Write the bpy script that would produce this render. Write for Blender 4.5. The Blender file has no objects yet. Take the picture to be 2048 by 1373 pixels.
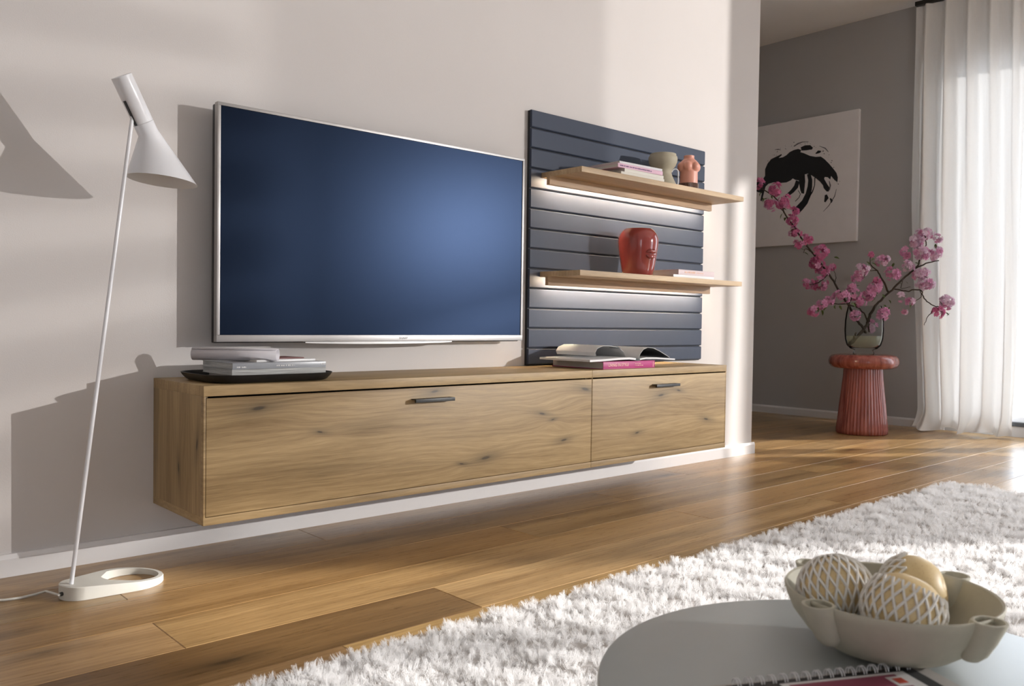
import bpy, bmesh, math, random
from mathutils import Vector, Matrix
random.seed(7)
scene = bpy.context.scene
COL = scene.collection
PI = math.pi

# ---------------------------------------------------------------- camera
F_PX = 1706.1
CAM = Vector((-0.8989, -2.5912, 0.7013))
RIGHT = Vector((0.74401273, -0.66801451, 0.01420091))
UP = Vector((0.00603533, 0.02797163, 0.9995905))
FWD = Vector((0.66813818, 0.74362235, -0.02484294))
cam_data = bpy.data.cameras.new('camera')
cam_data.sensor_width = 36.0
cam_data.lens = F_PX / 2048 * 36
cam_data.dof.use_dof = True
cam_data.dof.focus_distance = 3.1
cam_data.dof.aperture_fstop = 9.0
cam = bpy.data.objects.new('camera', cam_data)
COL.objects.link(cam)
cam.matrix_world = Matrix(((RIGHT.x, UP.x, -FWD.x, CAM.x), (RIGHT.y, UP.y, -FWD.y, CAM.y), (RIGHT.z, UP.z, -FWD.z, CAM.z), (0, 0, 0, 1)))
scene.camera = cam

# ---------------------------------------------------------------- world, lights, exposure
world = bpy.data.worlds.new('sky'); scene.world = world; world.use_nodes = True
bg = world.node_tree.nodes['Background']
bg.inputs['Color'].default_value = (0.80, 0.89, 1.0, 1)
bg.inputs['Strength'].default_value = 5.7

def spot(name, loc, target, power, angle, blend, radius, color):
    d = bpy.data.lights.new(name, 'SPOT'); d.energy = power; d.spot_size = math.radians(angle); d.spot_blend = blend
    d.shadow_soft_size = radius; d.color = color
    o = bpy.data.objects.new(name, d); COL.objects.link(o); o.location = loc
    o.rotation_euler = (Vector(target) - Vector(loc)).to_track_quat('-Z', 'Y').to_euler()
    return o
spot('key_spot_light', (6.2, -6.6, 1.92), (1.6, -0.6, 1.1), 2000, 70, 0.2, 0.012, (1.0, 0.965, 0.94))
sun_d = bpy.data.lights.new('sun', 'SUN'); sun_d.energy = 7.5; sun_d.angle = math.radians(1.6); sun_d.color = (1.0, 0.97, 0.94)
sun_o = bpy.data.objects.new('sun', sun_d); COL.objects.link(sun_o)
sun_o.rotation_euler = Vector((-1.0, 0.68, -0.44)).to_track_quat('-Z', 'Y').to_euler()
def portal(name, y0, y1, z0, z1):
    d = bpy.data.lights.new(name, 'AREA'); d.shape = 'RECTANGLE'; d.size = abs(y1 - y0); d.size_y = z1 - z0; d.cycles.is_portal = True
    o = bpy.data.objects.new(name, d); COL.objects.link(o); o.location = (5.45, (y0 + y1) / 2, (z0 + z1) / 2)
    o.rotation_euler = (PI / 2, 0, PI / 2)
portal('door_portal', -0.235, -2.35, 0.07, 2.52); portal('glazing_portal', -3.8, -6.3, 0.07, 2.52)
scene.view_settings.view_transform = 'Standard'
scene.view_settings.look = 'None'
scene.view_settings.gamma = 1.0
scene.view_settings.use_curve_mapping = False
scene.view_settings.exposure = 0.0

# ---------------------------------------------------------------- pixel helpers (2048 x 1373 photograph)
def ray(px, py):
    return FWD + RIGHT * ((px - 1024) / F_PX) + UP * ((686.5 - py) / F_PX)
def hit(px, py, axis, val):
    d = ray(px, py); return CAM + d * ((val - CAM[axis]) / d[axis])
def hit_plane(px, py, p0, n):
    d = ray(px, py); n = Vector(n); return CAM + d * ((Vector(p0) - CAM).dot(n) / d.dot(n))

# ---------------------------------------------------------------- mesh helpers
class MB:
    def __init__(s): s.v = []; s.f = []
    def add(s, v, f):
        o = len(s.v); s.v += [tuple(p) for p in v]; s.f += [tuple(i + o for i in q) for q in f]; return s
    def box(s, x0, x1, y0, y1, z0, z1):
        v = [(x, y, z) for z in (z0, z1) for y in (y0, y1) for x in (x0, x1)]
        return s.add(v, [(0, 2, 3, 1), (4, 5, 7, 6), (0, 1, 5, 4), (2, 6, 7, 3), (0, 4, 6, 2), (1, 3, 7, 5)])
    def lathe(s, prof, n=32, center=(0, 0, 0), close=False, rad=None):
        v = []; cx, cy, cz = center
        for (r, z) in prof:
            for i in range(n):
                a = 2 * PI * i / n; k = rad(a, z) if rad else 1
                v.append((cx + r * k * math.cos(a), cy + r * k * math.sin(a), cz + z))
        f = []
        m = len(prof)
        for j in range(m - 1 + (1 if close else 0)):
            for i in range(n):
                a, b = j * n + i, j * n + (i + 1) % n
                c, d = ((j + 1) % m) * n + (i + 1) % n, ((j + 1) % m) * n + i
                f.append((a, b, c, d))
        if not close:
            if prof[0][0] > 1e-6: f.append(tuple(range(n - 1, -1, -1)))
            if prof[-1][0] > 1e-6: f.append(tuple(range((m - 1) * n, m * n)))
        return s.add(v, f)
    def tube(s, path, radii, n=8, caps=True):
        path = [Vector(p) for p in path]
        if not hasattr(radii, '__len__'): radii = [radii] * len(path)
        v = []; f = []; prev = None
        for i, p in enumerate(path):
            t = (path[min(i + 1, len(path) - 1)] - path[max(i - 1, 0)]).normalized()
            if prev is None:
                ref = Vector((0, 0, 1)) if abs(t.z) < 0.9 else Vector((1, 0, 0))
                u = t.cross(ref).normalized()
            else:
                u = (prev - t * prev.dot(t)).normalized()
            prev = u; w = t.cross(u)
            for k in range(n):
                a = 2 * PI * k / n; v.append(p + (u * math.cos(a) + w * math.sin(a)) * radii[i])
        for i in range(len(path) - 1):
            for k in range(n):
                f.append((i * n + k, i * n + (k + 1) % n, (i + 1) * n + (k + 1) % n, (i + 1) * n + k))
        if caps:
            f.append(tuple(range(n - 1, -1, -1))); f.append(tuple(range((len(path) - 1) * n, len(path) * n)))
        return s.add(v, f)
    def prism(s, pts, z0, z1):
        n = len(pts)
        v = [(x, y, z0) for x, y in pts] + [(x, y, z1) for x, y in pts]
        f = [tuple(range(n - 1, -1, -1)), tuple(range(n, 2 * n))] + [(i, (i + 1) % n, n + (i + 1) % n, n + i) for i in range(n)]
        return s.add(v, f)
    def grid(s, fn, nu, nv, wrap_u=False):
        v = [fn(i / (nu if wrap_u else nu - 1), j / (nv - 1)) for j in range(nv) for i in range(nu)]
        f = []
        for j in range(nv - 1):
            for i in range(nu if wrap_u else nu - 1):
                i2 = (i + 1) % nu
                f.append((j * nu + i, j * nu + i2, (j + 1) * nu + i2, (j + 1) * nu + i))
        return s.add(v, f)
    def mesh(s, name, mat=None, smooth=False, bevel=0, segs=2, fix=True):
        me = bpy.data.meshes.new(name); me.from_pydata(s.v, [], s.f)
        bm = bmesh.new(); bm.from_mesh(me)
        if fix: bmesh.ops.recalc_face_normals(bm, faces=bm.faces)
        if bevel:
            es = [e for e in bm.edges if len(e.link_faces) == 2 and e.calc_face_angle(0) > 0.6]
            bmesh.ops.bevel(bm, geom=es, offset=bevel, segments=segs, affect='EDGES', profile=0.6)
        bm.to_mesh(me); bm.free()
        if smooth:
            ang = 0.7 if smooth is True else smooth
            me.polygons.foreach_set('use_smooth', [True] * len(me.polygons))
            me.set_sharp_from_angle(angle=ang)
        if mat: me.materials.append(mat)
        return me
    def build(s, name, mat, parent=None, smooth=False, bevel=0, segs=2, fix=True):
        return link(name, s.mesh(name, mat, smooth, bevel, segs, fix), parent)
def link(name, me, parent=None, loc=None, rot=None):
    o = bpy.data.objects.new(name, me); COL.objects.link(o)
    if parent is not None: o.parent = parent
    if loc is not None: o.location = loc
    if rot is not None: o.rotation_euler = rot
    return o
def tag(o, label, cat, group=None):
    o['label'] = label; o['category'] = cat
    if group: o['group'] = group
    return o
def thing(name, label, cat, loc=(0, 0, 0), rz=0.0, group=None):
    o = bpy.data.objects.new(name, None); COL.objects.link(o); o.empty_display_size = 0.05
    o.location = loc; o.rotation_euler = (0, 0, rz); return tag(o, label, cat, group)
def struct(o): o['kind'] = 'structure'; return o
def rbox(name, dims, mat, parent=None, bevel=0.0015, segs=2):
    return MB().box(*dims).build(name, mat, parent, smooth=0.5, bevel=bevel, segs=segs)
def text_mesh(name, body, size, mat, parent, matrix, extrude=0.0002, align='LEFT', spacing=1.0):
    cu = bpy.data.curves.new(name, 'FONT'); cu.body = body; cu.size = size; cu.extrude = extrude; cu.align_x = align; cu.align_y = 'CENTER'
    cu.space_character = spacing; cu.resolution_u = 2
    tmp = bpy.data.objects.new('tmp_text', cu); COL.objects.link(tmp)
    dg = bpy.context.evaluated_depsgraph_get()
    me = bpy.data.meshes.new_from_object(tmp.evaluated_get(dg)); bpy.data.objects.remove(tmp)
    me.transform(matrix); me.materials.clear(); me.materials.append(mat)
    return link(name, me, parent)

# ---------------------------------------------------------------- materials
class NT:
    def __init__(s, name):
        s.m = bpy.data.materials.new(name); s.m.use_nodes = True; s.t = s.m.node_tree
        s.b = s.t.nodes['Principled BSDF']; s.out = s.t.nodes['Material Output']
    def n(s, kind, **kw):
        x = s.t.nodes.new(kind)
        for k, v in kw.items(): setattr(x, k, v)
        return x
    def put(s, sock, val):
        if isinstance(val, bpy.types.NodeSocket): s.t.links.new(val, sock)
        elif val is not None:
            try: sock.default_value = val
            except Exception: sock.default_value = (*val, 1) if len(val) == 3 else val
    def math(s, op, a, b=None, c=None, clamp=False):
        x = s.n('ShaderNodeMath', operation=op, use_clamp=clamp)
        s.put(x.inputs[0], a); s.put(x.inputs[1], b); s.put(x.inputs[2], c); return x.outputs[0]
    def vmath(s, op, a, b=None):
        x = s.n('ShaderNodeVectorMath', operation=op); s.put(x.inputs[0], a)
        if b is not None: s.put(x.inputs[1], b)
        return x.outputs[0]
    def noise(s, vec, scale, detail=4, rough=0.55, dist=0.0):
        x = s.n('ShaderNodeTexNoise'); s.put(x.inputs['Vector'], vec); x.inputs['Scale'].default_value = scale
        x.inputs['Detail'].default_value = detail; x.inputs['Roughness'].default_value = rough; x.inputs['Distortion'].default_value = dist
        return x.outputs['Fac']
    def ramp(s, fac, stops):
        x = s.n('ShaderNodeValToRGB'); s.put(x.inputs[0], fac)
        e = x.color_ramp.elements
        while len(e) < len(stops): e.new(0.5)
        for el, (p, c) in zip(e, stops):
            el.position = p; el.color = (*c, 1) if hasattr(c, '__len__') else (c, c, c, 1)
        return x.outputs[0]
    def mix(s, fac, a, b, mode='MIX'):
        x = s.n('ShaderNodeMix', data_type='RGBA', blend_type=mode)
        s.put(x.inputs[0], fac); s.put(x.inputs[6], a if isinstance(a, bpy.types.NodeSocket) else (*a, 1)); s.put(x.inputs[7], b if isinstance(b, bpy.types.NodeSocket) else (*b, 1))
        return x.outputs[2]
    def obj(s): return s.n('ShaderNodeTexCoord').outputs['Object']
    def sep(s, v):
        x = s.n('ShaderNodeSeparateXYZ'); s.put(x.inputs[0], v); return x.outputs
    def comb(s, a, b, c):
        x = s.n('ShaderNodeCombineXYZ'); s.put(x.inputs[0], a); s.put(x.inputs[1], b); s.put(x.inputs[2], c); return x.outputs[0]
    def bump(s, h, strength, dist=0.01):
        x = s.n('ShaderNodeBump'); x.inputs['Strength'].default_value = strength; x.inputs['Distance'].default_value = dist
        s.put(x.inputs['Height'], h); s.t.links.new(x.outputs[0], s.b.inputs['Normal'])
    def set(s, **kw):
        names = dict(color='Base Color', rough='Roughness', metal='Metallic', spec='Specular IOR Level', trans='Transmission Weight', ior='IOR', coat='Coat Weight', coatr='Coat Roughness', tint='Specular Tint', sheen='Sheen Weight', sss='Subsurface Weight', em='Emission Color', ems='Emission Strength', alpha='Alpha')
        for k, v in kw.items():
            if not isinstance(v, bpy.types.NodeSocket) and hasattr(v, '__len__') and len(v) == 3 and k in ('color', 'tint', 'em'): v = (*v, 1)
            s.put(s.b.inputs[names[k]], v)
        return s.m
def plain(name, color, rough=0.5, var=0.06, scale=30, bump=0.0, **kw):
    t = NT(name); o = t.obj(); f = t.noise(o, scale, 4)
    dark = tuple(c * (1 - var) for c in color); lite = tuple(min(1, c * (1 + var)) for c in color)
    t.set(color=t.mix(f, dark, lite), rough=rough, **kw)
    if bump: t.bump(f, bump, 0.002)
    return t.m
def oak(name, axis, light, dark, knots=(), rand=False, scale=1.0, rough=0.5, knotty=0.0, stain=0.5):
    """oak veneer: grain runs along the given object axis; knots = (along, across, size)"""
    t = NT(name); sx, sy, sz = t.sep(t.obj())[:3]
    al, ac, th = {'x': (sx, sz, sy), 'z': (sz, sy, sx), 'xy': (sx, sy, sz), 'y': (sy, sx, sz)}[axis]
    if rand:
        inf = t.n('ShaderNodeObjectInfo').outputs
        al = t.math('ADD', al, t.math('MULTIPLY', inf['Random'], 37.0)); th = t.math('ADD', th, t.math('MULTIPLY', inf['Random'], 11.0))
    al = t.math('MULTIPLY', al, scale); ac = t.math('MULTIPLY', ac, scale); th = t.math('MULTIPLY', th, scale)
    w = t.noise(t.comb(t.math('MULTIPLY', al, 1.3), t.math('MULTIPLY', ac, 5.0), th), 1.0, 3)
    acw = t.math('ADD', ac, t.math('MULTIPLY', t.math('SUBTRACT', w, 0.5), 0.045))
    kd = None
    for ki, (ka, kc, ks) in enumerate(knots):
        ks *= 1.8
        da = t.math('DIVIDE', t.math('SUBTRACT', al, ka), ks * 3.8)
        dc = t.math('DIVIDE', t.math('ADD', t.math('SUBTRACT', ac, kc), t.math('MULTIPLY', t.math('SUBTRACT', al, ka), 0.16 if ki % 2 else -0.10)), ks)
        d2 = t.math('ADD', t.math('MULTIPLY', da, da), t.math('MULTIPLY', dc, dc))
        acw = t.math('ADD', acw, t.math('MULTIPLY', t.math('MULTIPLY', dc, ks * 0.8), t.math('EXPONENT', t.math('MULTIPLY', d2, -0.35))))
        j = t.math('ADD', t.math('MULTIPLY', d2, t.math('ADD', 1.4, t.math('MULTIPLY', w, 4.0))), 0.0)
        g = t.math('ADD', t.math('MULTIPLY', t.math('EXPONENT', t.math('MULTIPLY', j, -0.55)), 0.5), t.math('MULTIPLY', t.math('EXPONENT', t.math('MULTIPLY', j, -14.0)), 0.85))
        kd = g if kd is None else t.math('ADD', kd, g)
    big = t.noise(t.comb(t.math('MULTIPLY', al, 0.4), t.math('MULTIPLY', acw, 11.0), th), 1.0, 5, 0.6)
    wv = t.n('ShaderNodeTexWave', wave_type='BANDS', bands_direction='Y'); wv.inputs['Scale'].default_value = 9.0
    wv.inputs['Distortion'].default_value = 7.0; wv.inputs['Detail'].default_value = 3.0; wv.inputs['Detail Scale'].default_value = 1.2
    t.put(wv.inputs['Vector'], t.comb(t.math('MULTIPLY', al, 0.28), t.math('MULTIPLY', acw, 2.0), t.math('MULTIPLY', th, 2.0)))
    fine = t.noise(t.comb(t.math('MULTIPLY', al, 13.0), t.math('MULTIPLY', acw, 330.0), t.math('MULTIPLY', th, 200.0)), 1.0, 3, 0.6)
    med = t.noise(t.comb(t.math('MULTIPLY', al, 2.2), t.math('MULTIPLY', acw, 55.0), t.math('MULTIPLY', th, 40.0)), 1.0, 4, 0.6)
    f = t.math('ADD', t.math('ADD', t.math('MULTIPLY', big, 0.58), t.math('MULTIPLY', wv.outputs['Fac'], 0.05)), t.math('ADD', t.math('MULTIPLY', med, 0.17), t.math('MULTIPLY', fine, 0.27)))
    mid = tuple((a + b) / 2 for a, b in zip(light, dark))
    c = t.ramp(f, [(0.39, dark), (0.535, mid), (0.67, light)])
    st = t.noise(t.comb(t.math('MULTIPLY', al, 1.1), t.math('MULTIPLY', ac, 7.0), t.math('ADD', th, 9.0)), 1.0, 3)
    c = t.mix(t.math('MULTIPLY', t.ramp(st, [(0.56, 0.0), (0.75, 1.0)]), stain), c, tuple(x * y for x, y in zip(dark, (0.55, 0.62, 0.75))))
    if knotty:
        vo = t.n('ShaderNodeTexVoronoi'); vo.inputs['Scale'].default_value = 1.0
        t.put(vo.inputs['Vector'], t.comb(t.math('MULTIPLY', al, 1.5), t.math('MULTIPLY', ac, 5.0), t.math('MULTIPLY', th, 0.5)))
        kk = t.ramp(t.math('ADD', vo.outputs['Distance'], t.math('MULTIPLY', med, 0.10)), [(0.075, 1.0), (0.13, 0.45), (0.26, 0.0)])
        c = t.mix(t.math('MULTIPLY', kk, knotty), c, tuple(x * 0.18 for x in dark))
    if kd is not None: c = t.mix(t.math('MINIMUM', kd, 0.92), c, tuple(x * y for x, y in zip(dark, (0.22, 0.25, 0.33))))
    if rand: 
        c = t.mix(1.0, c, inf['Color'], 'MULTIPLY')
    t.set(color=c, rough=t.math('ADD', rough - 0.08, t.math('MULTIPLY', fine, 0.16)), spec=0.34 if rand else 0.45, coat=0.08 if rand else 0.0, coatr=0.22)
    t.bump(fine, 0.18, 0.001)
    return t.m

M = {}
def wall_paint(name, col, b=0.25):
    t = NT(name); o = t.obj(); f = t.noise(o, 3, 4); g = t.noise(o, 260, 3)
    t.set(color=t.mix(f, tuple(c * 0.97 for c in col), tuple(min(1, c * 1.03) for c in col)), rough=0.75, spec=0.25); t.bump(g, b, 0.0012); return t.m
M['wall'] = wall_paint('warm_white_wall_paint', (0.66, 0.622, 0.598))
M['grey_wall'] = wall_paint('grey_wall_paint', (0.48, 0.465, 0.455))
M['ceiling'] = wall_paint('ceiling_paint', (0.88, 0.865, 0.855), 0.1)
M['skirting'] = plain('white_skirting_paint', (0.80, 0.78, 0.77), 0.4, 0.02)
M['subfloor'] = plain('dark_subfloor', (0.12, 0.075, 0.035), 0.7)
OAK_L, OAK_D = (0.465, 0.327, 0.160), (0.215, 0.134, 0.054)
M['oak'] = oak('oak_veneer', 'x', OAK_L, OAK_D, stain=0.45)
M['oak_top'] = oak('oak_veneer_top', 'xy', OAK_L, OAK_D, stain=0.4)
M['oak_side'] = oak('oak_veneer_side', 'z', OAK_L, OAK_D, knots=[(0.28, -0.20, 0.012), (0.36, -0.33, 0.012)], stain=0.8)
M['plank'] = oak('oak_plank', 'xy', (0.56, 0.365, 0.168), (0.235, 0.130, 0.047), rand=True, rough=0.30, knotty=0.85, stain=0.6)
M['shelf_oak'] = oak('oak_shelf', 'xy', (0.60, 0.44, 0.27), (0.38, 0.25, 0.13), stain=0.25)
M['shelf_lip'] = oak('oak_shelf_lip', 'x', (0.50, 0.33, 0.19), (0.30, 0.18, 0.09), stain=0.25)
M['panel'] = plain('slate_blue_lacquer', (0.049, 0.061, 0.092), 0.45, 0.05, spec=0.15)
M['panel_back'] = plain('dark_panel_core', (0.012, 0.012, 0.014), 0.6)
M['black_metal'] = plain('black_metal', (0.016, 0.016, 0.015), 0.45)
M['silver'] = plain('brushed_silver', (0.42, 0.405, 0.395), 0.42, 0.04, metal=0.7)
M['tv_dark'] = plain('black_plastic', (0.012, 0.012, 0.013), 0.4)
t = NT('tv_screen_glass'); t.set(color=(0.0095, 0.0150, 0.029), rough=0.31, metal=1.0); M['screen'] = t.m
M['white_lacquer'] = plain('white_lacquer', (0.78, 0.78, 0.80), 0.28, 0.02)
M['lamp_inner'] = plain('white_shade_inside', (0.70, 0.68, 0.66), 0.55, 0.02)
M['ink'] = plain('dark_ink', (0.02, 0.02, 0.022), 0.6)

# ---------------------------------------------------------------- the room
ROOM_H = 2.959
XE, XF = 3.206, 5.226
RX, RY = -3.2, -6.6
struct(MB().box(RX, XF + 0.2, RY, 2.6, -0.12, -0.013).build('floor', M['subfloor']))
floor = bpy.data.objects['floor']
struct(MB().box(RX, XF + 0.2, RY, 2.6, ROOM_H, ROOM_H + 0.15).build('ceiling', M['ceiling']))
struct(MB().box(RX, XE, 0.0, 0.14, -0.02, ROOM_H).build('wall_main', M['wall']))
struct(MB().box(RX, XF + 0.2, 2.6, 2.75, -0.1, ROOM_H + 0.1).build('wall_back', M['grey_wall']))
struct(MB().box(RX - 0.15, RX, RY, 2.6, -0.02, ROOM_H).build('wall_left', M['wall']))
nw = MB(); nw.box(RX - 0.15, -2.9, RY - 0.15, RY, -0.02, ROOM_H); nw.box(-1.9, XF + 0.2, RY - 0.15, RY, -0.02, ROOM_H); nw.box(-2.9, -1.9, RY - 0.15, RY, 2.6, ROOM_H); nw.box(-2.9, -1.9, RY - 0.15, RY, -0.02, 0.1)
struct(nw.build('wall_near', M['wall']))
# far wall with the openings of the glazed door and the second glazing
WY0, WY1, WZ0, WZ1 = -0.235, -2.35, 0.07, 2.52
VY0, VY1 = -3.8, -6.3
fw = MB()
for ya, yb in ((WY0, 2.6), (VY0, WY1), (RY, VY1)): fw.box(XF, XF + 0.2, ya, yb, -0.02, ROOM_H)
for ya, yb in ((WY1, WY0), (VY1, VY0)): fw.box(XF, XF + 0.2, ya, yb, WZ1, ROOM_H); fw.box(XF, XF + 0.2, ya, yb, -0.02, WZ0)
struct(fw.build('wall_far', M['grey_wall']))
def skirting(name, prof_dir, p0, p1):
    """moulded board: profile thickness 0.016, height 0.06, chamfered top"""
    prof = [(0, 0), (0.016, 0), (0.016, 0.048), (0.011, 0.060), (0, 0.060)]
    m = MB(); n = len(prof); v = []
    for p in (p0, p1):
        for (a, z) in prof: v.append((p[0] + prof_dir[0] * a, p[1] + prof_dir[1] * a, z))
    f = [(i, (i + 1) % n, n + (i + 1) % n, n + i) for i in range(n)] + [tuple(range(n)), tuple(range(n, 2 * n))]
    m.add(v, f); return struct(m.build(name, M['skirting']))
skirting('baseboard_main', (0, -1), (RX, 0), (XE + 0.012, 0))
skirting('baseboard_far', (-1, 0), (XF, 2.6), (XF, WY0))
# planks, 0.2 m wide, each a child of the floor
JOINT = {0: 0.465, 1: -0.2, 2: 1.02, 3: -0.21, 4: 0.44}
PL = 1.9
rp = random.Random(11)
mesh_cache = {}
for row in range(-13, 33):
    y1 = -0.004 - 0.2 * row; y0 = y1 - 0.2
    
    ph = JOINT.get(row, (row * 0.77) % PL)
    k = math.floor((-2.0 - ph) / PL)
    while ph + k * PL < XF - 0.02:
        a = max(ph + k * PL, -2.0); b = min(ph + (k + 1) * PL, XF - 0.001); k += 1
        if b - a < 0.05: continue
        if (y1 > 0.15 and b < 3.0) or y0 < RY: continue           # behind the dividing wall, out of sight
        key = round(b - a, 3)
        if key not in mesh_cache:
            mesh_cache[key] = MB().box(0.0004, key - 0.0004, -0.1996, -0.0004, -0.012, 0.0).mesh('plank', M['plank'], bevel=0.0012, segs=1)
        o = link('plank', mesh_cache[key], floor, loc=(a, y1, 0))
        g = rp.uniform(0.72, 1.0); o.color = (g, g * rp.uniform(0.95, 1.0), g * rp.uniform(0.88, 1.0), 1)
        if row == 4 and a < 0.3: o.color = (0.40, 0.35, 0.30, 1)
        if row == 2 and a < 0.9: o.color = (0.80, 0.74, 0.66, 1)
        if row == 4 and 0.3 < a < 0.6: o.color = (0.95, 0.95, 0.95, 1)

# ---------------------------------------------------------------- glazed door behind the curtain
M['frame_white'] = plain('white_window_frame', (0.72, 0.73, 0.75), 0.35, 0.02)
M['frame_dark'] = plain('dark_threshold', (0.03, 0.032, 0.036), 0.4)
t = NT('window_glass'); t.set(color=(1, 1, 1), rough=0.0, ior=1.45, trans=1.0)
tr = t.n('ShaderNodeBsdfTransparent'); gl = t.n('ShaderNodeBsdfGlossy'); gl.inputs['Roughness'].default_value = 0.0
mx = t.n('ShaderNodeMixShader'); mx.inputs[0].default_value = 0.06
t.t.links.new(tr.outputs[0], mx.inputs[1]); t.t.links.new(gl.outputs[0], mx.inputs[2]); t.t.links.new(mx.outputs[0], t.out.inputs[0]); M['glass_pane'] = t.m
X0, X1 = XF + 0.04, XF + 0.11
def glazing(name, ya, yb, posts=()):
    """frame, added posts, threshold and panes between ya (far) and yb (near the camera side)"""
    fr = MB()
    fr.box(X0, X1, ya - 0.06, ya, WZ0, WZ1); fr.box(X0, X1, yb, yb + 0.06, WZ0, WZ1); fr.box(X0, X1, yb, ya, WZ1 - 0.06, WZ1); fr.box(X0, X1, yb, ya, WZ0, WZ0 + 0.06)
    ed = [(ya, ya - 0.06)] + list(posts) + [(yb + 0.06, yb)]
    for e in posts: fr.box(X0, X1, e[1], e[0], WZ0, WZ1)
    win = struct(fr.build(name, M['frame_white'], bevel=0.003))
    MB().box(X0 - 0.05, X1 - 0.005, yb, ya, WZ0, WZ0 + 0.025).build('threshold', M['frame_dark'], win)
    for i in range(len(ed) - 1):
        MB().box(X0 + 0.03, X0 + 0.036, ed[i + 1][0], ed[i][1], WZ0 + 0.06, WZ1 - 0.06).build('pane', M['glass_pane'], win)
glazing('window_1', WY0, WY1, [(-1.30, -1.47)]); glazing('window_2', VY0, VY1, [(-4.665, -4.725)])  # unseen posts, set here to shade the end of the main wall
for i in range(56):      # fine horizontal wires, unseen, added to cast soft bands on the main wall
    MB().box(X1 + 0.012, X1 + 0.017, VY1 + 0.01, -5.66, 0.75 + 0.031 * i, 0.7545 + 0.031 * i).build('added_shade_wire', M['frame_white'], bpy.data.objects['window_2'])
fr = MB()
for xa, xb in ((-2.9, -2.83), (-2.44, -2.36), (-1.97, -1.9)): fr.box(xa, xb, RY - 0.1, RY - 0.03, 0.1, 2.6)
fr.box(-2.9, -1.9, RY - 0.1, RY - 0.03, 0.1, 0.17); fr.box(-2.9, -1.9, RY - 0.1, RY - 0.03, 2.53, 2.6)
w3 = struct(fr.build('added_fill_window', M['frame_white'], bevel=0.003))  # unseen window, added to let in fill light from behind the camera
for xa, xb in ((-2.83, -2.44), (-2.36, -1.97)): MB().box(xa, xb, RY - 0.07, RY - 0.064, 0.17, 2.53).build('pane', M['glass_pane'], w3)
wire = MB().box(X1 + 0.012, X1 + 0.017, -5.64, -5.28, 0.0, 0.0021).mesh('added_shade_wire', M['frame_white'])  # denser unseen wires, added to dim the key light on the upper wall
for i in range(110): link('added_shade_wire', wire, bpy.data.objects['window_2'], loc=(0, 0, 1.72 + 0.0062 * i))
M['terrace'] = plain('pale_terrace_stone', (0.55, 0.54, 0.52), 0.8)
struct(MB().box(XF + 0.2, 14.0, -9, 5, -0.14, -0.04).build('terrace', M['terrace']))

# ---------------------------------------------------------------- curtain
t = NT('sheer_curtain_cloth'); o = t.obj(); wv = t.noise(t.vmath('MULTIPLY', o, (900.0, 900.0, 60.0)), 1.0, 2)
df = t.n('ShaderNodeBsdfDiffuse'); tl = t.n('ShaderNodeBsdfTranslucent'); ms = t.n('ShaderNodeMixShader'); ms.inputs[0].default_value = 0.13
cc = t.mix(wv, (0.86, 0.845, 0.82), (0.93, 0.925, 0.92)); t.put(df.inputs[0], cc); t.put(tl.inputs[0], cc)
t.t.links.new(df.outputs[0], ms.inputs[1]); t.t.links.new(tl.outputs[0], ms.inputs[2]); t.t.links.new(ms.outputs[0], t.out.inputs[0]); M['curtain'] = t.m
FOLDS = [0.0, 0.085, 0.16, 0.27, 0.35, 0.47, 0.55, 0.66, 0.75, 0.86, 0.93, 1.0]
def fold_phase(s):
    for i in range(len(FOLDS) - 1):
        if FOLDS[i] <= s <= FOLDS[i + 1] + 1e-9:
            return i + (s - FOLDS[i]) / (FOLDS[i + 1] - FOLDS[i])
    return len(FOLDS) - 1
def curtain_pt(s, h):
    z = 0.008 + h * (2.905 - 0.008)
    low = 1 - h
    yl = -0.02 - 0.085 * max(0, (0.55 - h) / 0.55) ** 1.4
    yr = -0.715 + 0.035 * low ** 6
    p = fold_phase(s) * PI
    amp = 0.026 + 0.016 * math.sin(3.1 * s + 1) + 0.012 * low
    amp *= 1 - 0.55 * max(0, (h - 0.9) / 0.1)
    wob = 0.30 * math.sin(5 * h + 7 * s) * low
    x = 5.105 + amp * math.sin(p + wob) + 0.008 * math.sin(2 * p + 9 * h)
    pud = max(0, (0.055 - h) / 0.055)
    x -= pud ** 2 * (0.055 + 0.05 * math.sin(11 * s + 1.0))
    y = yl + (yr - yl) * (s + 0.018 * math.sin(9 * s + 4 * h) * low) + pud ** 2 * 0.02 * math.sin(23 * s)
    z += pud * 0.012 * (1 + math.sin(17 * s + 2))
    return (x, y, z)
cm = MB().grid(curtain_pt, 190, 90)
cur = tag(cm.build('curtain', M['curtain'], smooth=3.0, fix=False), 'white sheer floor-length curtain hanging in front of the glass door', 'curtain')
cur2 = tag(link('curtain', cur.data, None, loc=(0.0, -1.40, 0.0)), 'white sheer curtain added out of view at the near side of the glass door to block sun', 'curtain'); cur2.scale = (1, 1.36, 1)  # unseen second curtain, added to keep sun off the main wall and diffuse it
rail = thing('curtain_rail', 'black curtain rail fixed below the ceiling above the white curtain', 'curtain rail', (5.1, -0.02, 2.93))
rbox('track', (-0.018, 0.018, -2.5, 0.0, -0.022, 0.006), M['black_metal'], rail, 0.003)
for yy in (-0.25, -1.2, -2.3): rbox('bracket', (-0.012, 0.012, yy - 0.012, yy + 0.012, 0.006, 0.029), M['black_metal'], rail, 0.001)

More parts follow.
